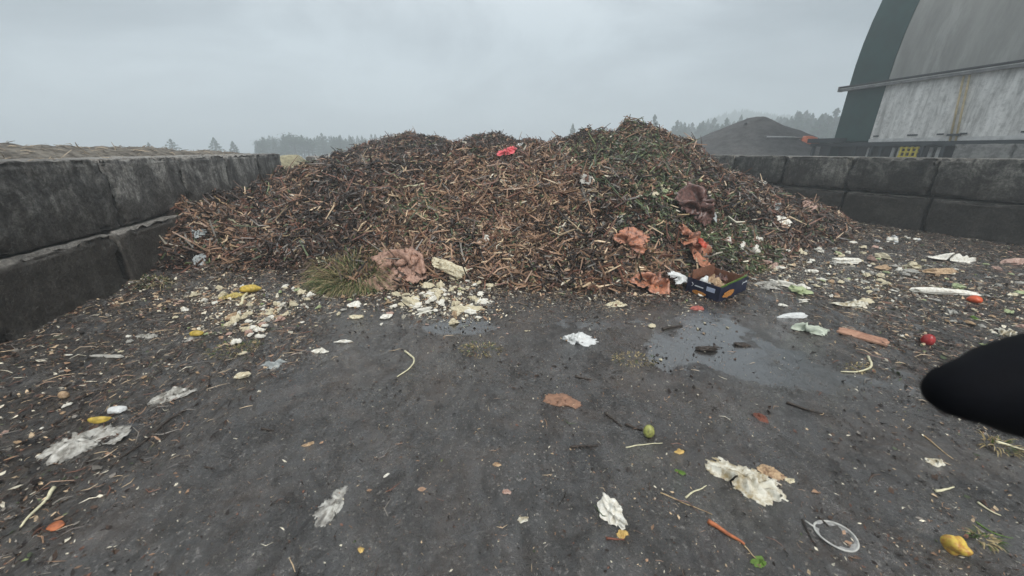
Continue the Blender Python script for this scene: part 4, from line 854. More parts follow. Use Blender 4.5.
    while k < 110:
        px, py = random.uniform(210, 800), random.uniform(160, 285)
        A = at(px, py)
        if heap(A[0], A[1]) < .08: continue
        l = random.uniform(12, 34)*random.choice([1, 1, 1.3]); th = random.uniform(0, math.pi)
        qx, qy = px+l*math.cos(th), py+l*.8*math.sin(th); B = at(qx, qy)
        if np.linalg.norm(A-B) > .7 or heap(B[0], B[1]) < .05: continue
        mt = random.choice([Pz, Pz, Pz, 'stalk', 'tanscrap', 'redleaf', D])
        lab = {Pz: 'peeled tan stick lying loose on the heap face', 'stalk': 'pale straw stalk lying loose on the heap face', 'tanscrap': 'mid brown stick lying loose on the heap face', 'redleaf': 'reddish brown stick lying loose on the heap face', D: 'dark wet stick lying loose on the heap face'}[mt]
        twig(px, py, qx, qy, random.uniform(.55, 1.2), mt, lab, name='stick', cat='stick', group=lab.replace('stick lying', 'sticks lying').replace('stalk lying', 'stalks lying'), wob=.18, lift=.015, forks=random.choice([0, 0, 1]))
        k += 1
build_rubbish()

# food scraps: a few shapes copied many times
def build_scraps():
    shapes = []
    for i in range(7): shapes.append(lump_mesh(1, random.uniform(.35, .75), random.uniform(.2, .4), 300+i, sub=3, rough=.7))
    for i in range(12): shapes.append(sheet_mesh(1, random.uniform(.4, .9), random.uniform(.15, .35), 330+i, .7, .02, 16))
    meshes = {}
    KIND = {'cream': 'food_scrap', 'cream2': 'bread_scrap', 'tanscrap': 'bark_scrap', 'pinkscrap': 'fruit_scrap', 'grey_scrap': 'paper_scrap', 'yellow': 'peel_scrap', 'palegreen': 'vegetable_scrap', 'leafgreen': 'vegetable_scrap', 'orangered': 'fruit_scrap', 'ygreen': 'peel_scrap', 'film': 'plastic_scrap', 'white_bag': 'plastic_scrap'}
    def get(i, mt):
        if (i, mt) not in meshes:
            me = shapes[i].copy(); me.materials.append(M[mt]); me.name = KIND[mt]; meshes[(i, mt)] = me
        return meshes[(i, mt)]
    def spill(n, poly, mts, size, word, grp, clump=True):
        # poly = list of (px,py,rx,ry,weight)
        names = {'cream': 'cream', 'cream2': 'white', 'tanscrap': 'tan', 'pinkscrap': 'pinkish brown', 'grey_scrap': 'grey', 'yellow': 'yellow', 'palegreen': 'pale green', 'leafgreen': 'green', 'orangered': 'orange red', 'ygreen': 'yellow green', 'film': 'clear plastic', 'white_bag': 'bright white'}
        for _ in range(n):
            c = random.choices(poly, [p[4] for p in poly])[0]
            px, py = random.gauss(c[0], c[2]), random.gauss(c[1], c[3]); px = min(1020, max(5, px))
            P = at(px, max(125, py)); mt = random.choice(mts); o = bpy.data.objects.new(KIND[mt], get(random.randrange(len(shapes)), mt)); C.objects.link(o)
            w = min(.22, random.lognormvariate(math.log(size), .45)*depth(P)/FPX); o.scale = (w, w, w)
            orient(o, P, random.uniform(0, 6.28), lift=.004)
            tag(o, f'{names[mt]} scrap among {word}', KIND[mt].replace('_', ' '), f'{names[mt]} scraps among {grp}')
    spill(62, [(272, 310, 10, 5, 2), (245, 322, 13, 5, 2.4), (205, 296, 14, 6, 1.3), (238, 300, 12, 5, 1.5), (260, 331, 10, 3, 1), (290, 292, 10, 5, .8)], ['cream']*5+['cream2']*4+['pinkscrap', 'grey_scrap', 'tanscrap'], 8, 'the food spill at the left heap foot', 'the left food spill')
    spill(95, [(440, 300, 22, 8, 4), (462, 312, 13, 4, 2), (415, 303, 14, 5, 1.5), (450, 290, 16, 6, 1.5), (478, 285, 10, 5, .7), (425, 309, 10, 4, 1)], ['cream']*6+['cream2']*4+['tanscrap'], 8.5, 'the cream food spill at the middle heap foot', 'the middle food spill')
    spill(40, [(320, 296, 20, 7, 1), (370, 305, 20, 8, 1), (225, 345, 30, 12, .8), (300, 320, 30, 10, .6)], ['cream', 'cream2', 'grey_scrap', 'tanscrap', 'pinkscrap', 'palegreen'], 5.5, 'the thin scatter between the left and middle spills', 'the thin scatter between the spills')
    spill(55, [(665, 190, 10, 6, 1.5), (690, 185, 12, 7, 1.5), (706, 195, 5, 12, 1), (620, 222, 14, 6, 1), (640, 235, 30, 20, .6), (720, 245, 18, 12, 1), (600, 190, 25, 20, .5)], ['cream', 'cream', 'cream2', 'grey_scrap', 'palegreen', 'pinkscrap'], 6, 'the green patch on the right heap slope', 'the green patch on the right slope')
    spill(110, [(780, 262, 24, 12, 3), (820, 272, 28, 10, 3), (860, 285, 30, 8, 2.4), (765, 245, 18, 8, 1), (800, 285, 30, 8, 1.5), (855, 255, 25, 6, 1.2)], ['cream']*3+['cream2']*3+['grey_scrap', 'grey_scrap', 'palegreen', 'tanscrap', 'pinkscrap', 'film'], 6.5, 'the mixed spill right of the crate', 'the mixed spill right of the crate')
    spill(75, [(905, 290, 35, 12, 2), (960, 310, 35, 14, 1.5), (930, 265, 40, 8, 1), (985, 290, 25, 12, 1), (880, 262, 25, 6, 1)], ['cream', 'cream2', 'grey_scrap', 'grey_scrap', 'tanscrap', 'pinkscrap', 'palegreen', 'film'], 6, 'the scatter before the right wall', 'the scatter before the right wall')
    spill(14, [(893, 241, 16, 3, 1)], ['white_bag', 'cream2'], 5, 'the row along the right wall base', 'the row along the right wall base')
    spill(36, [(620, 325, 50, 14, 2), (500, 325, 40, 10, 1), (700, 325, 30, 10, 1)], ['tanscrap', 'cream', 'pinkscrap', 'grey_scrap'], 3.2, 'the small bits before the orange sack', 'the small bits before the orange sack')
    spill(40, [(120, 350, 60, 25, 2), (60, 420, 40, 35, 1), (160, 300, 30, 12, 1.2)], ['grey_scrap', 'tanscrap', 'cream', 'pinkscrap', 'cream2'], 4.5, 'the dark sludge below the left wall', 'the sludge below the left wall')
build_scraps()

# grass tuft and loose leafy clumps
def tuft(px, py, wpx, hm, n, green, label, name='grass_tuft'):
    P = at(px, py); r = wpx*depth(P)/FPX/2; a = rng.uniform(0, 6.28, n); d = np.sqrt(rng.random(n))*r
    x, y = P[0]+np.cos(a)*d, P[1]+np.sin(a)*d*.7; b = np.c_[x, y, top(x, y)]
    out = np.c_[np.cos(a)*rng.uniform(.1, 1, n), np.sin(a)*rng.uniform(.1, 1, n)-.25, rng.uniform(.1, .9, n)]; out /= np.linalg.norm(out, axis=1, keepdims=True)
    L = rng.uniform(.5, 1.2, n)*hm; sd = np.cross(out, np.array([0, 0, 1.])+rng.normal(0, .3, (n, 3))); sd /= np.linalg.norm(sd, axis=1, keepdims=True)
    V = np.zeros((n, 4, 2, 3))
    for k in range(4):
        t = k/3; c = b+out*(L*t)[:, None]-np.array([0, 0, 1.])*(L*.55*t*t)[:, None]; w = (.0045*(1-.75*t))
        V[:, k, 0] = c-sd*w; V[:, k, 1] = c+sd*w
    q = (np.arange(n)*8)[:, None]; F = np.concatenate([np.concatenate([q+2*k, q+2*k+1, q+2*k+3, q+2*k+2], 1) for k in range(3)])
    g = rng.random(n)[:, None] < green
    col = np.where(g, np.array([.075, .115, .035])*rng.uniform(.5, 1.7, (n, 1)), np.array([.46, .37, .2])*rng.uniform(.4, 1.2, (n, 1)))
    V = V.reshape(-1, 3)-P
    o = link(name, mesh_np(name, V, F, np.repeat(col, 8, 0)), M['grass']); o.location = P; tag(o, label, 'grass tuft'); return o
tuft(352, 280, 60, .40, 1700, .5, 'tuft of green grass and straw leaning on the tan paper sack')
tuft(334, 268, 40, .30, 600, .25, 'drier straw tuft behind the left of the green grass')
tuft(480, 350, 44, .05, 160, .25, 'flat wisp of straw and grass on the asphalt below centre')
tuft(635, 360, 44, .04, 160, .2, 'loose straw wisp right of the white plastic scrap')
tuft(1000, 447, 30, .09, 60, .3, 'dry straw wisp at the right edge below the black grip')
tuft(985, 540, 22, .05, 70, .5, 'small green wisp above the mango')
tuft(235, 350, 50, .05, 260, .4, 'thin greenish straw spread below the left food spill')
tuft(150, 282, 40, .12, 200, .6, 'dark grass shreds at the foot of the left wall')
tuft(745, 262, 40, .12, 260, .75, 'green weeds above the navy crate')
tuft(860, 372-4, 26, .04, 90, .1, 'dry fibre wisp near the cardboard strip')

# ------------------------------------------------------------------ cardboard strip, crate, strainer
def quadbox(bm, p0, p1, p2, h, th):
    """slab standing on the edge p0-p1, thickness towards p2"""
    n = (Vector(p2)-Vector(p0)).normalized()*th; up = Vector((0, 0, h)); a, b = Vector(p0), Vector(p1)
    v = [bm.verts.new(q) for q in (a, b, b+n, a+n, a+up, b+up, b+n+up, a+n+up)]
    for f in ((0, 3, 2, 1), (4, 5, 6, 7), (0, 1, 5, 4), (1, 2, 6, 5), (2, 3, 7, 6), (3, 0, 4, 7)): bm.faces.new([v[i] for i in f])
def build_crate():
    c = empty('produce_crate', (2.36, 4.03, float(top(2.36, 4.03)))); c.rotation_euler = (R(2), R(-3), R(33.6))
    tag(c, 'open navy cardboard crate with orange print at the heap foot', 'crate')
    Lx, Ly, H, t = .60, .42, .185, .006         # local x runs back to the right, y back to the left
    def wallp(name, x0, y0, x1, y1, ix, iy, h, mat, z0=0):
        bm = bmesh.new(); quadbox(bm, (x0, y0, z0), (x1, y1, z0), (x0+ix, y0+iy, z0), h, t)
        bmesh.ops.subdivide_edges(bm, edges=bm.edges[:], cuts=6, use_grid_fill=True)
        for v in bm.verts: v.co += Vector((mnoise.noise(v.co*5)*.010, mnoise.noise(v.co*5+Vector((9, 0, 0)))*.010, mnoise.noise(v.co*6+Vector((0, 9, 0)))*.006))
        return from_bm(name, bm, M[mat], c, False)
    wallp('end_panel', 0, 0, 0, Ly, 1, 0, H, 'navy'); wallp('side_panel', .006, 0, Lx, 0, 0, 1, H*.95, 'navy')
    wallp('end_panel', Lx, .006, Lx, Ly, -1, 0, H*.9, 'card_in'); wallp('side_panel', .006, Ly, Lx-.006, Ly, 0, -1, H*1.0, 'card_in')
    wallp('inner_liner', .012, .012, .012, Ly-.02, 1, 0, H*.9, 'card_in'); wallp('inner_liner', .02, .0125, Lx-.02, .0125, 0, 1, H*1.04, 'leafgreen')
    wallp('flap', .05, Ly-.03, Lx*.78, Ly-.05, 0, -1, .12, 'card_in', H*.8)
    bm = bmesh.new(); quadbox(bm, (.01, .01, .004), (Lx-.01, .01, .004), (.01, Ly, .004), .005, Ly-.02); from_bm('bottom_panel', bm, M['card_in'], c, False)
    # printed marks, each a thin raised shape on the panels: end face x=-.002 , side face y=-.002
    def pr(name, face, pts, mat):
        bm = bmesh.new(); lift = .0045
        def P(u, v, e): 
            return Vector((-e-.012, u, v)) if face == 'end' else Vector((u, -e-.012, v))
        f = [bm.verts.new(P(u, v, lift)) for u, v in pts]; g = [bm.verts.new(P(u, v, lift-.004)) for u, v in pts]
        try: bm.faces.new(f); bm.faces.new(g[::-1])
        except Exception: pass
        for i in range(len(f)): j = (i+1) % len(f); bm.faces.new((f[i], g[i], g[j], f[j]))
        bmesh.ops.recalc_face_normals(bm, faces=bm.faces[:]); return from_bm(name, bm, M[mat], c, False)
    def jag(cx, cz, rx, rz, n=18, s=1):
        r = random.Random(s); return [(cx+rx*math.cos(a)*r.uniform(.75, 1.1), cz+rz*math.sin(a)*r.uniform(.7, 1.1)) for a in [k*2*math.pi/n for k in range(n)]]
    pr('fruit_picture', 'end', jag(.24, .040, .095, .026, s=3), 'print_orange'); pr('fruit_picture', 'side', jag(.155, .075, .125, .045, s=5), 'print_orange')
    # crescent emblem
    a = [k/10 for k in range(11)]
    cres = [(.345+.022*math.cos(math.pi*(.5+q)), .120+.024*math.sin(math.pi*(.5+q))) for q in a]+[(.340+.012*math.cos(math.pi*(1.5-q)), .120+.019*math.sin(math.pi*(1.5-q))) for q in a[1:-1]]
    pr('crescent_mark', 'end', cres, 'print_white')
    cres2 = [(.44+(u-.345)*-.8, .135+(v-.120)*.8) for u, v in cres]; pr('crescent_mark', 'side', cres2, 'print_white')
    def script(face, u0, u1, z, hh, n, s):      # blurred brand lettering: too small in the photo to read
        r = random.Random(s); st = (u1-u0)/n
        bm = bmesh.new()
        for k in range(n):
            ua, ub = u0+st*k, u0+st*(k+.68); h2 = hh*r.choice([.6, .6, .65, 1.0]); e = .0165
            q = [(ua, z), (ub, z), (ub, z+h2), (ua, z+h2)]
            v = [bm.verts.new(Vector((-e, u, w)) if face == 'end' else Vector((u, -e, w))) for u, w in q]; w_ = [bm.verts.new(x.co+(Vector((.003, 0, 0)) if face == 'end' else Vector((0, .003, 0)))) for x in v]
            bm.faces.new(v); bm.faces.new(w_[::-1])
            for i in range(4): bm.faces.new((v[i], w_[i], w_[(i+1) % 4], v[(i+1) % 4]))
        bmesh.ops.recalc_face_normals(bm, faces=bm.faces[:]); from_bm('lettering', bm, M['print_white'], c, False)
    script('end', .195, .305, .108, .022, 8, 2); script('side', .465, .55, .128, .018, 6, 4)
    pr('label', 'end', [(.055, .098), (.155, .098), (.155, .150), (.055, .150)], 'print_blue')
    # rubbish sticking out of it
    for (x, y, z, w, mt, lab, nm) in ((.10, .26, .15, .17, 'white_bag', 'white paper sticking out of the left end of the navy crate', 'paper_sheet'), (.06, .18, .15, .07, 'grey_scrap', 'small grey scrap on the near rim of the crate', 'paper_scrap'),
                                      (.22, .2, .09, .28, 'tanscrap', 'soggy brown rubbish filling the middle of the crate', 'rubbish'), (.42, .22, .08, .25, 'brown_sack', 'dark rubbish in the right half of the crate', 'rubbish')):
        me = sheet_mesh(w, w*.7, w*.4, int(w*1000), .4, n=16); o = link(nm, me, M[mt]); mw = Matrix.LocRotScale(Vector((2.36, 4.03, float(top(2.36, 4.03)))), c.rotation_euler, None)
        o.location = mw @ Vector((x, y, z)); o.rotation_euler = (.3, -.2, x*9); tag(o, lab, nm.replace('_', ' '))
build_crate()
def build_card():
    A, B = at(839, 331), at(887, 344); d = Vector(B-A); L = d.length; c = empty('cardboard_strip', A, math.atan2(d.y, d.x)); tag(c, 'long reddish brown corrugated cardboard strip on the sludge', 'cardboard strip')
    n = 40; xs = np.linspace(0, L, n); ys = np.linspace(-.075, .075, 24); X, Y = np.meshgrid(xs, ys)
    Z = .014+.006*np.abs(np.sin(Y*120))+.012*fbm(X*6, Y*8, 8, 3); X = X+.02*fbm(Y*30, X*0, 9, 2)*np.where(X > L/2, 1, -1); Y = Y+.012*fbm(X*8, Y*3, 10, 3)
    i = np.arange(X.size).reshape(X.shape); F = np.stack([i[:-1, :-1], i[:-1, 1:], i[1:, 1:], i[1:, :-1]], -1).reshape(-1, 4)
    V = np.stack([X, Y, Z], -1).reshape(-1, 3); V2 = V.copy(); V2[:, 2] -= .016; nn = len(V); e = np.concatenate([i[0, :-1], i[:-1, -1], i[-1, :0:-1], i[:0:-1, 0]]); e2 = np.roll(e, -1)
    link('corrugated_board', mesh_np('corrugated_board', np.concatenate([V, V2]), np.concatenate([F, F[:, ::-1]+nn, np.stack([e2, e, e+nn, e2+nn], 1)])), plain('reddish_board', (.42, .24, .16), .3, .6, 25, .4, .003, (.26, .13, .085)), c)
build_card()
def build_strainer():
    P = at(835, 537); w = 35*depth(P)/FPX/2; h = w*.78; c = empty('strainer', P, R(-22)); tag(c, 'oval metal strainer with wire mesh in the right foreground', 'strainer')
    bm = bmesh.new(); n = 36; pts = [(w*math.cos(a), h*1.15*math.sin(a), .012+.004*math.sin(a*2)) for a in [k*2*math.pi/n for k in range(n+1)]]; tube_bm(bm, pts, [.0045]*(n+1), 8); from_bm('rim', bm, M['metal'], c)
    bm = bmesh.new(); rings = []
    for j in range(7):
        t = j/6; rings.append([bm.verts.new((w*t*math.cos(a), h*1.15*t*math.sin(a), .012-.010*(1-t*t)+.006*mnoise.noise(Vector((t*3, a*2, 1))))) for a in [k*2*math.pi/n for k in range(n)]])
    for r0, r1 in zip(rings, rings[1:]):
        for k in range(n): bm.faces.new((r0[k], r0[(k+1) % n], r1[(k+1) % n], r1[k]))
    bmesh.ops.remove_doubles(bm, verts=bm.verts, dist=1e-5); from_bm('wire_mesh', bm, M['mesh_wire'], c)
    bm = bmesh.new(); tube_bm(bm, [(-w*.95, .01, .012), (-w*1.15, .02, .012), (-w*1.35, .035, .010)], [.004, .005, .004], 6); from_bm('handle', bm, M['metal'], c)
build_strainer()

# ------------------------------------------------------------------ blurred black grip near the lens
def build_grip():
    cr, sr = math.cos(R(70)), math.sin(R(70))
    def cw(x, y, z): return Vector((x, y*cr-z*sr, EYE+y*sr+z*cr))
    dist = .36; P = lambda px, py, dd=dist: cw((px-512)/FPX*dd, -(py-288)/FPX*dd, -dd)
    st = [(930, 391, 1), (932, 391, 10), (938, 391, 17), (948, 391, 24), (962, 391, 29), (985, 390, 36), (1012, 389, 47), (1050, 388, 58), (1120, 386, 66), (1220, 384, 70)]
    loc = P(980, 390); bm = bmesh.new(); tube_bm(bm, [P(a, b, dist+.0002*max(0, a-1000))-loc for a, b, r in st], [r*dist/FPX for a, b, r in st], 28)
    o = from_bm('black_grip', bm, M['black']); o.location = loc; tag(o, 'blurred rounded black grip poking in at the right photo edge', 'grip')
build_grip()

# ------------------------------------------------------------------ the arched fabric hall
def build_hall():
    a = R(-12.7); org = Vector((20*math.cos(a), -20*math.sin(a), 0))     # foot line of the near side, local y runs away along the hall, x across
    h = empty('storage_hall', org, -a); tag(h, 'tall arched storage hall with grey fabric roof, green end strip and stained white side', 'hall')
    Y0, Y1, YG = -6.0, 16.2, 14.58; ZB, ZR, Rr = 2.02, 4.42, 11.5
    prof_low = [(0, ZB), (0.02, 3.2), (0.05, ZR)]
    prof_arc = [(.05+Rr-Rr*math.cos(t), ZR+Rr*math.sin(t)) for t in [k*math.pi/40 for k in range(41)]]
    W = 2*Rr+.1
    def strip(name, prof, y0, y1, mat, ny, bulge=0):
        bm = bmesh.new(); rows = []
        for j in range(ny+1):
            y = y0+(y1-y0)*j/ny; s = bulge*math.cos(math.pi*2*y/2.9); rows.append([bm.verts.new((x+s*(.03 if x < Rr else -.03), y, z+ (s*.03 if z > 6 else 0))) for x, z in prof])
        for r0, r1 in zip(rows, rows[1:]):
            for k in range(len(prof)-1): bm.faces.new((r0[k], r0[k+1], r1[k+1], r1[k]))
        bmesh.ops.recalc_face_normals(bm, faces=bm.faces[:]); return from_bm(name, bm, M[mat], h)
    strip('roof', prof_arc, Y0, YG, 'roof', 60, 1); strip('green_roof_strip', prof_arc, YG, Y1, 'green_fabric', 6)
    strip('side_sheeting', prof_low, Y0, YG, 'sheeting', 50, .5); strip('green_side_strip', prof_low, YG, Y1, 'green_fabric', 6)
    strip('far_side_wall', [(W, ZB-2), (W, ZR)], Y0, Y1, 'sheeting', 20)
    for y in (Y0, Y1):
        bm = bmesh.new(); bm.faces.new([bm.verts.new((x, y, z)) for x, z in [(0, 0)]+prof_low[:1]+prof_arc+[(W, 0)]]); from_bm('end_wall', bm, M['green_fabric'], h, False)
    def bx(name, x0, x1, y0, y1, z0, z1, mat, bev=.01):
        bm = bmesh.new(); bmesh.ops.create_cube(bm, size=1)
        for v in bm.verts: v.co = Vector(((v.co.x+.5)*(x1-x0)+x0, (v.co.y+.5)*(y1-y0)+y0, (v.co.z+.5)*(z1-z0)+z0))
        if bev: bmesh.ops.bevel(bm, geom=bm.edges[:], offset=bev, segments=1, affect='EDGES')
        return from_bm(name, bm, M[mat], h, False)
    bx('gutter_rail', -.20, -.03, Y0, Y1+.15, ZR-.16, ZR-.02, 'galv'); bx('gutter_top', -.25, 0.0, Y0, Y1+.2, ZR-.015, ZR+.055, 'rail_dark'); bx('gutter_edge', -.225, -.205, Y0, Y1+.2, ZR-.06, ZR-.035, 'galv_light', 0)
    bx('rail_end_cap', -.27, -.01, Y1+.2, Y1+.26, ZR-.17, ZR+.06, 'galv')
    for dy in (0, .17):
        bm = bmesh.new(); tube_bm(bm, [(-.05, 11.75+dy, ZR-.18), (-.05, 11.62+dy, 3.2), (-.06, 11.45+dy, ZB-.08)], [.032]*3, 6); from_bm('strap', bm, M['yellow_strap'], h)
    bx('strap_ratchet', -.14, -.04, 11.35, 11.75, ZB+.12, ZB+.2, 'steel_dark'); 
    bx('bottom_flap', -.035, -.006, Y0, YG, ZB-.05, ZB+.09, 'galv_light', .005)
    for y in (14.2, 12.9, 12.75, 11.9, 11.2, 9.6, 8.1): bx('tie_slot', -.05, -.03, y, y+.22, ZB+.17, ZB+.23, 'steel_dark', .005)
    # dark steel base frame and the open bay under it
    bx('base_beam', -.10, .12, 2.0, 17.3, ZB-.22, ZB-.06, 'steel_dark'); bx('beam_end_box', -.35, .3, 15.6, 17.3, ZB-.045, ZB+.16, 'steel_dark')
    for y in (17.1, 16.2, 15.0, 14.3, 13.9, 12.4, 11.7): bx('base_post', -.04, .10, y, y+.13, 0, ZB-.22, 'steel_dark')
    bx('shade_panel', .5, .6, 11.4, 17.2, 0, ZB-.22, 'rail_dark', 0)  # dark panel behind the posts, stands in for the shade of the opening
    for y in (13.35, 13.6, 13.1, 12.25, 12.0, 11.85, 14.6): bx('pale_slat', .25, .33, y, y+.12, 0, ZB-.28, 'galv_light')
    # yellow cage under the frame
    p = h.matrix_basis @ Vector((0, 12.62, 0)); c = empty('yellow_cage', p, -a); tag(c, 'small yellow barred cage under the hall base beam', 'cage')
    for k in range(4):
        bm = bmesh.new(); bmesh.ops.create_cube(bm, size=1)
        for v in bm.verts: v.co = Vector((v.co.x*.05, v.co.y*.07+k*.19+.0, v.co.z*.42+1.56))
        from_bm('bar', bm, M['yellow_frame'], c, False)
    for z in (1.38, 1.56, 1.72):
        bm = bmesh.new(); bmesh.ops.create_cube(bm, size=1)
        for v in bm.verts: v.co = Vector((v.co.x*.04, v.co.y*.70+.28, v.co.z*.05+z))
        from_bm('crossbar', bm, M['yellow_frame'], c, False)
    bm = bmesh.new(); bmesh.ops.create_cube(bm, size=1)
    for v in bm.verts: v.co = Vector((v.co.x*.5+.0, v.co.y*.8+.28, v.co.z*1.32+.66))
    from_bm('stand', bm, M['rail_dark'], c, False)
    # pale block footing that carries the hall on the right
    ys = [11.35-1.6*(k+1) for k in range(11)]
    labs = ['left end pale footing block of the hall beside the dark opening', 'second pale footing block from the dark opening under the hall', 'third pale footing block from the dark opening under the hall']
    for r_, z in enumerate((0, .62, 1.24)):
        for k, y in enumerate(ys):
            if z < 1 and k > 4: continue
            q = h.matrix_basis @ Vector((.1, y+.8, z)); o = bpy.data.objects.new('footing_block', FB); C.objects.link(o); o.location = q; o.rotation_euler = (0, 0, -a+math.pi/2)
            if z > 1 and k < 3: tag(o, labs[k], 'footing block', 'footing blocks under the hall side')
            elif z > 1: tag(o, 'pale footing block under the hall side beyond the right photo edge', 'footing block', 'footing blocks beyond the right edge')
            else: tag(o, 'pale footing block under the hall hidden behind the right wall', 'footing block', 'hidden footing blocks behind the right wall')
FBm = plain('pale_concrete', (.27, .265, .25), .5, .8, 5, .4, .02)
FB = block_mesh('footing_block', 1.58, .6, .60, 9); FB.materials.clear(); FB.materials.append(FBm)
build_hall()

# ------------------------------------------------------------------ background
def build_background():
    o = mound('grey_mound', 16.9, 28.8, 8.8, 8.8, 3.65, .3, M['grey_heap'], 81, 170, 170, 0, .07, .75, True)
    tag(o, 'tall dark grey rounded mound behind the right wall', 'mound')
    # small dark lumps on its crest
    for (x, y, z, s, lab) in ((15.6, 27.6, 3.22, .10, 'small dark lump on the left shoulder of the grey mound'), (17.3, 27.9, 3.40, .09, 'small dark lump on the crest of the grey mound')):
        o = link('clod', lump_mesh(s*2, s*2, s*2, 4, sub=3), M['rail_dark']); o.location = (x, y, z); tag(o, lab, 'clod')
    p = (18.25, 25.0)
    o = mound('orange_tarp', p[0], p[1], 1.05, .7, 2.34, -.2, M['orange_sheet'], 83, 60, 40, 0, .10, .5); tag(o, 'bright orange tarpaulin heap between the grey mound and the hall', 'tarpaulin')
    bm = bmesh.new(); tube_bm(bm, [(0, 0, 0), (1.2, .0, -.02), (2.2, .1, -.06)], [.06]*3, 8); o = from_bm('pipe', bm, M['pvc']); o.location = (15.6, 25.0, 2.38); tag(o, 'thin pale pipe running over the mound to the orange tarpaulin', 'pipe')
    bm = bmesh.new(); tube_bm(bm, [(0, 0, 0), (0, 0, 2.35)], [.05]*2, 8); q = from_bm('pipe_post', bm, M['pvc'], bpy.data.objects['pipe']); q.location = (2.1, .1, -2.4)
    # trees: prototypes
    def card_mesh(C3, S, col=None):
        n = len(C3); a = rng.normal(0, 1, (n, 3)); a /= np.linalg.norm(a, axis=1, keepdims=True); b = np.cross(a, rng.normal(0, 1, (n, 3))); b /= np.linalg.norm(b, axis=1, keepdims=True)
        S = S[:, None]; V = np.stack([C3-a*S, C3+b*S*.7, C3+a*S, C3-b*S*.6], 1).reshape(-1, 3); F = np.arange(n*4).reshape(-1, 4); return mesh_np('crown', V, F)
    protos = []
    def trunk(H, r, lean=0):
        bm = bmesh.new(); tube_bm(bm, [(0, 0, -.3), (lean*.3, 0, H*.4), (lean, 0, H)], [r, r*.7, r*.15], 7)
        for k in range(6):
            z = H*(.35+.09*k); a = k*2.4; tube_bm(bm, [(lean*z/H, 0, z), (lean+math.cos(a)*H*.11, math.sin(a)*H*.11, z+H*.05)], [r*.3, r*.08], 5)
        me = bpy.data.meshes.new('trunk'); bm.to_mesh(me); bm.free(); me.materials.append(M['bark']); return me
    for k in range(4):          # conifers, height 1 unit = 10 m
        n = 1500; t = rng.random(n)**.75; z = 1.2+t*8.8; wh = np.floor(t*13)/13; rad = (1-t)**.8*(2.0+.3*k)*(.7+.5*rng.random(n)**.5)*(.75+.35*np.sin(wh*40+k)); a = rng.uniform(0, 6.28, n); a = a+.35*np.sin(a*3+wh*9)
        me = card_mesh(np.c_[np.cos(a)*rad, np.sin(a)*rad, z-rad*.28+rng.normal(0, .1, n)], rng.uniform(.14, .36, n)*(1.1-t*.6)); me.materials.append(M['needle']); protos.append((trunk(9.6, .22), me, 'conifer'))
    for k in range(3):          # broadleaf
        n = 1600; cs = rng.normal(0, 1, (12, 3))*np.array([.95, .95, 1.1])+np.array([0, 0, 5.6]); i = rng.integers(0, 12, n); q = cs[i]+rng.normal(0, .75, (n, 3)); me = card_mesh(q, rng.uniform(.14, .36, n)); me.materials.append(M['needle']); protos.append((trunk(7.5, .24, .4), me, 'broadleaf_tree'))
    def tree(px, D, ytop, kind, label, group, sx=1.0, base=0):
        d = ray(px, ytop); L = math.hypot(d[0], d[1]); x, y = d[0]/L*D, d[1]/L*D; ztop = EYE+d[2]/L*D; tm, cm, nm = protos[kind]; hgt = max(ztop-base, 2)
        e = empty(nm, (x, y, base), random.uniform(0, 6.28)); s = hgt/(10 if kind < 4 else 8.3); e.scale = (s*sx, s*sx, s); tag(e, label, 'tree', group)
        t_ = bpy.data.objects.new('trunk', tm); c_ = bpy.data.objects.new('crown', cm)
        for q in (t_, c_): C.objects.link(q); q.parent = e
    g = 'distant trees beyond the left wall end'; l = 'hazy far tree in the row between the left wall and the heap'
    for i in range(84):
        px = 256+i*1.55+random.uniform(-1.5, 1.5); top_ = 138.5+random.choice([-6, -3, 0, 3, 6, 7])*random.uniform(.3, 1)+(2 if px < 285 else 0); tree(px, random.uniform(120, 165), top_, random.choice([0, 1, 2, 3, 0, 2, 1, 5]), l, g, random.uniform(1.1, 1.7))
    tree(283, 118, 134, 1, 'tallest far tree just past the left wall end', g, 1.2); tree(262, 122, 137, 2, 'broad far tree rising right above the left wall end', g, 1.2)
    for px, t_, lab in ((170, 140, 'tiny treetop over the left wall, left of its pair'), (213, 138.5, 'dark pointed treetop peeping over the left wall middle'), (232, 142, 'low pale treetop over the far left wall'), (148, 143.5, 'faint low treetop over the left wall')): tree(px, 118, t_-1, int(px) % 4, lab, None, 2.0)
    g = 'distant trees behind the grey mound'; l = 'hazy far conifer in the row behind the grey mound'
    for i in range(95):
        px = 672+i*1.95+random.uniform(-1.5, 1.5); sl = 128-(px-672)*.075; top_ = sl+random.choice([-10, -7, -4, 0, 2, 5])*random.uniform(.3, 1)+(2 if 720 < px < 790 else 0); tree(px, random.uniform(115, 165), top_, random.choice([0, 1, 2, 3, 0, 1, 2]), l, g, random.uniform(1.2, 1.8))
    tree(573, 110, 124, 1, 'single conifer tip showing over the middle of the heap', None, 1.3); tree(655, 112, 115, 2, 'conifer tip just above the highest heap crest', None, 1.2); tree(727, 105, 118, 3, 'taller conifer at the left shoulder of the grey mound', None, 1.2)
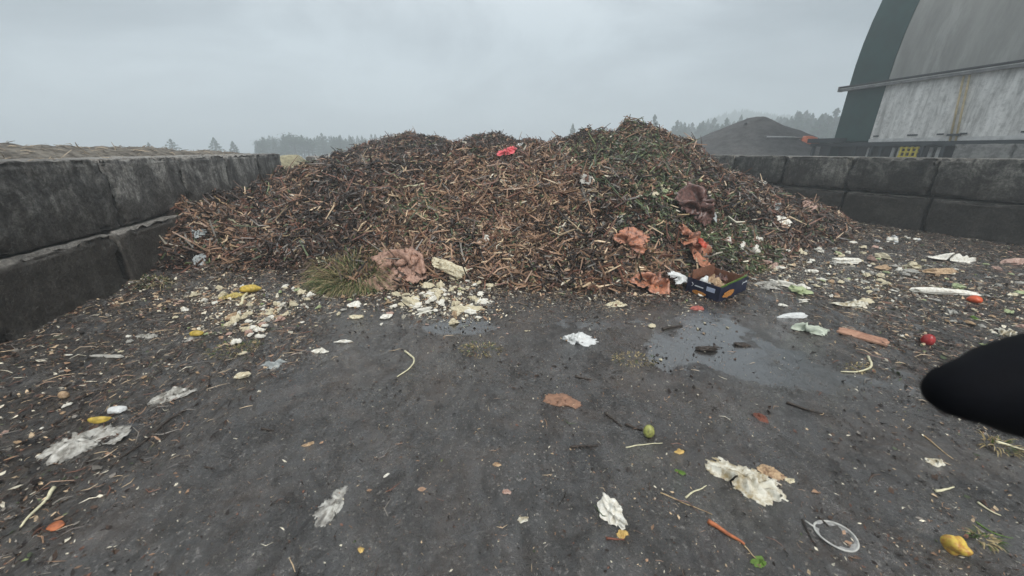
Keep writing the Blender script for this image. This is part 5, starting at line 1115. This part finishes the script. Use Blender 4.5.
    # wooded hill fading into the haze, and lower land left
    def ridge(name, x0, x1, y0, prof, mat, seed):
        xs = np.linspace(x0, x1, 160); ys = np.linspace(y0, y0+160, 40)
        me, X, Y, Z, F = grid_mesh(name, xs, ys, lambda x, y: np.interp(x, prof[0], prof[1])*np.clip(1-np.abs(y-y0-70)/85, 0, 1)**.8*(1+.12*fbm(x*.03, y*.03, seed, 4))-.5)
        o = link(name, me, mat); o['kind'] = 'structure'; return o, X, Y, Z
    ridge('hill', 24, 312, 200, ([24, 90, 111, 127, 147, 174, 198, 252, 312], [0, 2, 8, 18, 24, 21, 17, 12, 5]), M['hill'], 21)
    xs = rng.uniform(40, 300, 5200); ys = rng.uniform(205, 275, 5200)
    hz = np.interp(xs, [24, 90, 111, 127, 147, 174, 198, 252, 312], [0, 2, 8, 18, 24, 21, 17, 12, 5])*np.clip(1-np.abs(ys-270)/85, 0, 1)**.8*(1+.12*fbm(xs*.03, ys*.03, 21, 4))-.5
    V, F = [], []; hh = rng.uniform(2.4, 4.8, 5200); k = np.arange(5)*2*np.pi/5
    ring = np.stack([np.cos(k), np.sin(k), 0*k], -1)[None]*(hh*.28)[:, None, None]*rng.uniform(.6, 1.3, (5200, 5, 1))
    V = np.concatenate([np.c_[xs, ys, hz+hh][:, None], np.c_[xs, ys, hz][:, None]+ring], 1).reshape(-1, 3); b = (np.arange(5200)*6)[:, None]
    F = np.concatenate([np.concatenate([b, b+1+j, b+1+(j+1) % 5], 1) for j in range(5)])
    o = link('hillside_forest', mesh_np('hillside_forest', V, F), M['needle']); tag(o, 'far off forest covering the hill and fading into the haze', 'forest', None, 'stuff')
build_background()

# ------------------------------------------------------------------ render settings
sc.view_settings.view_transform = 'Standard'; sc.view_settings.look = 'None'; sc.view_settings.exposure = .74; sc.view_settings.gamma = 1
sc.render.engine = 'CYCLES'; sc.cycles.use_denoising = True; sc.cycles.max_bounces = 6; sc.cycles.volume_bounces = 1; sc.cycles.transparent_max_bounces = 8
sc.cycles.use_adaptive_sampling = True; sc.cycles.adaptive_threshold = .02
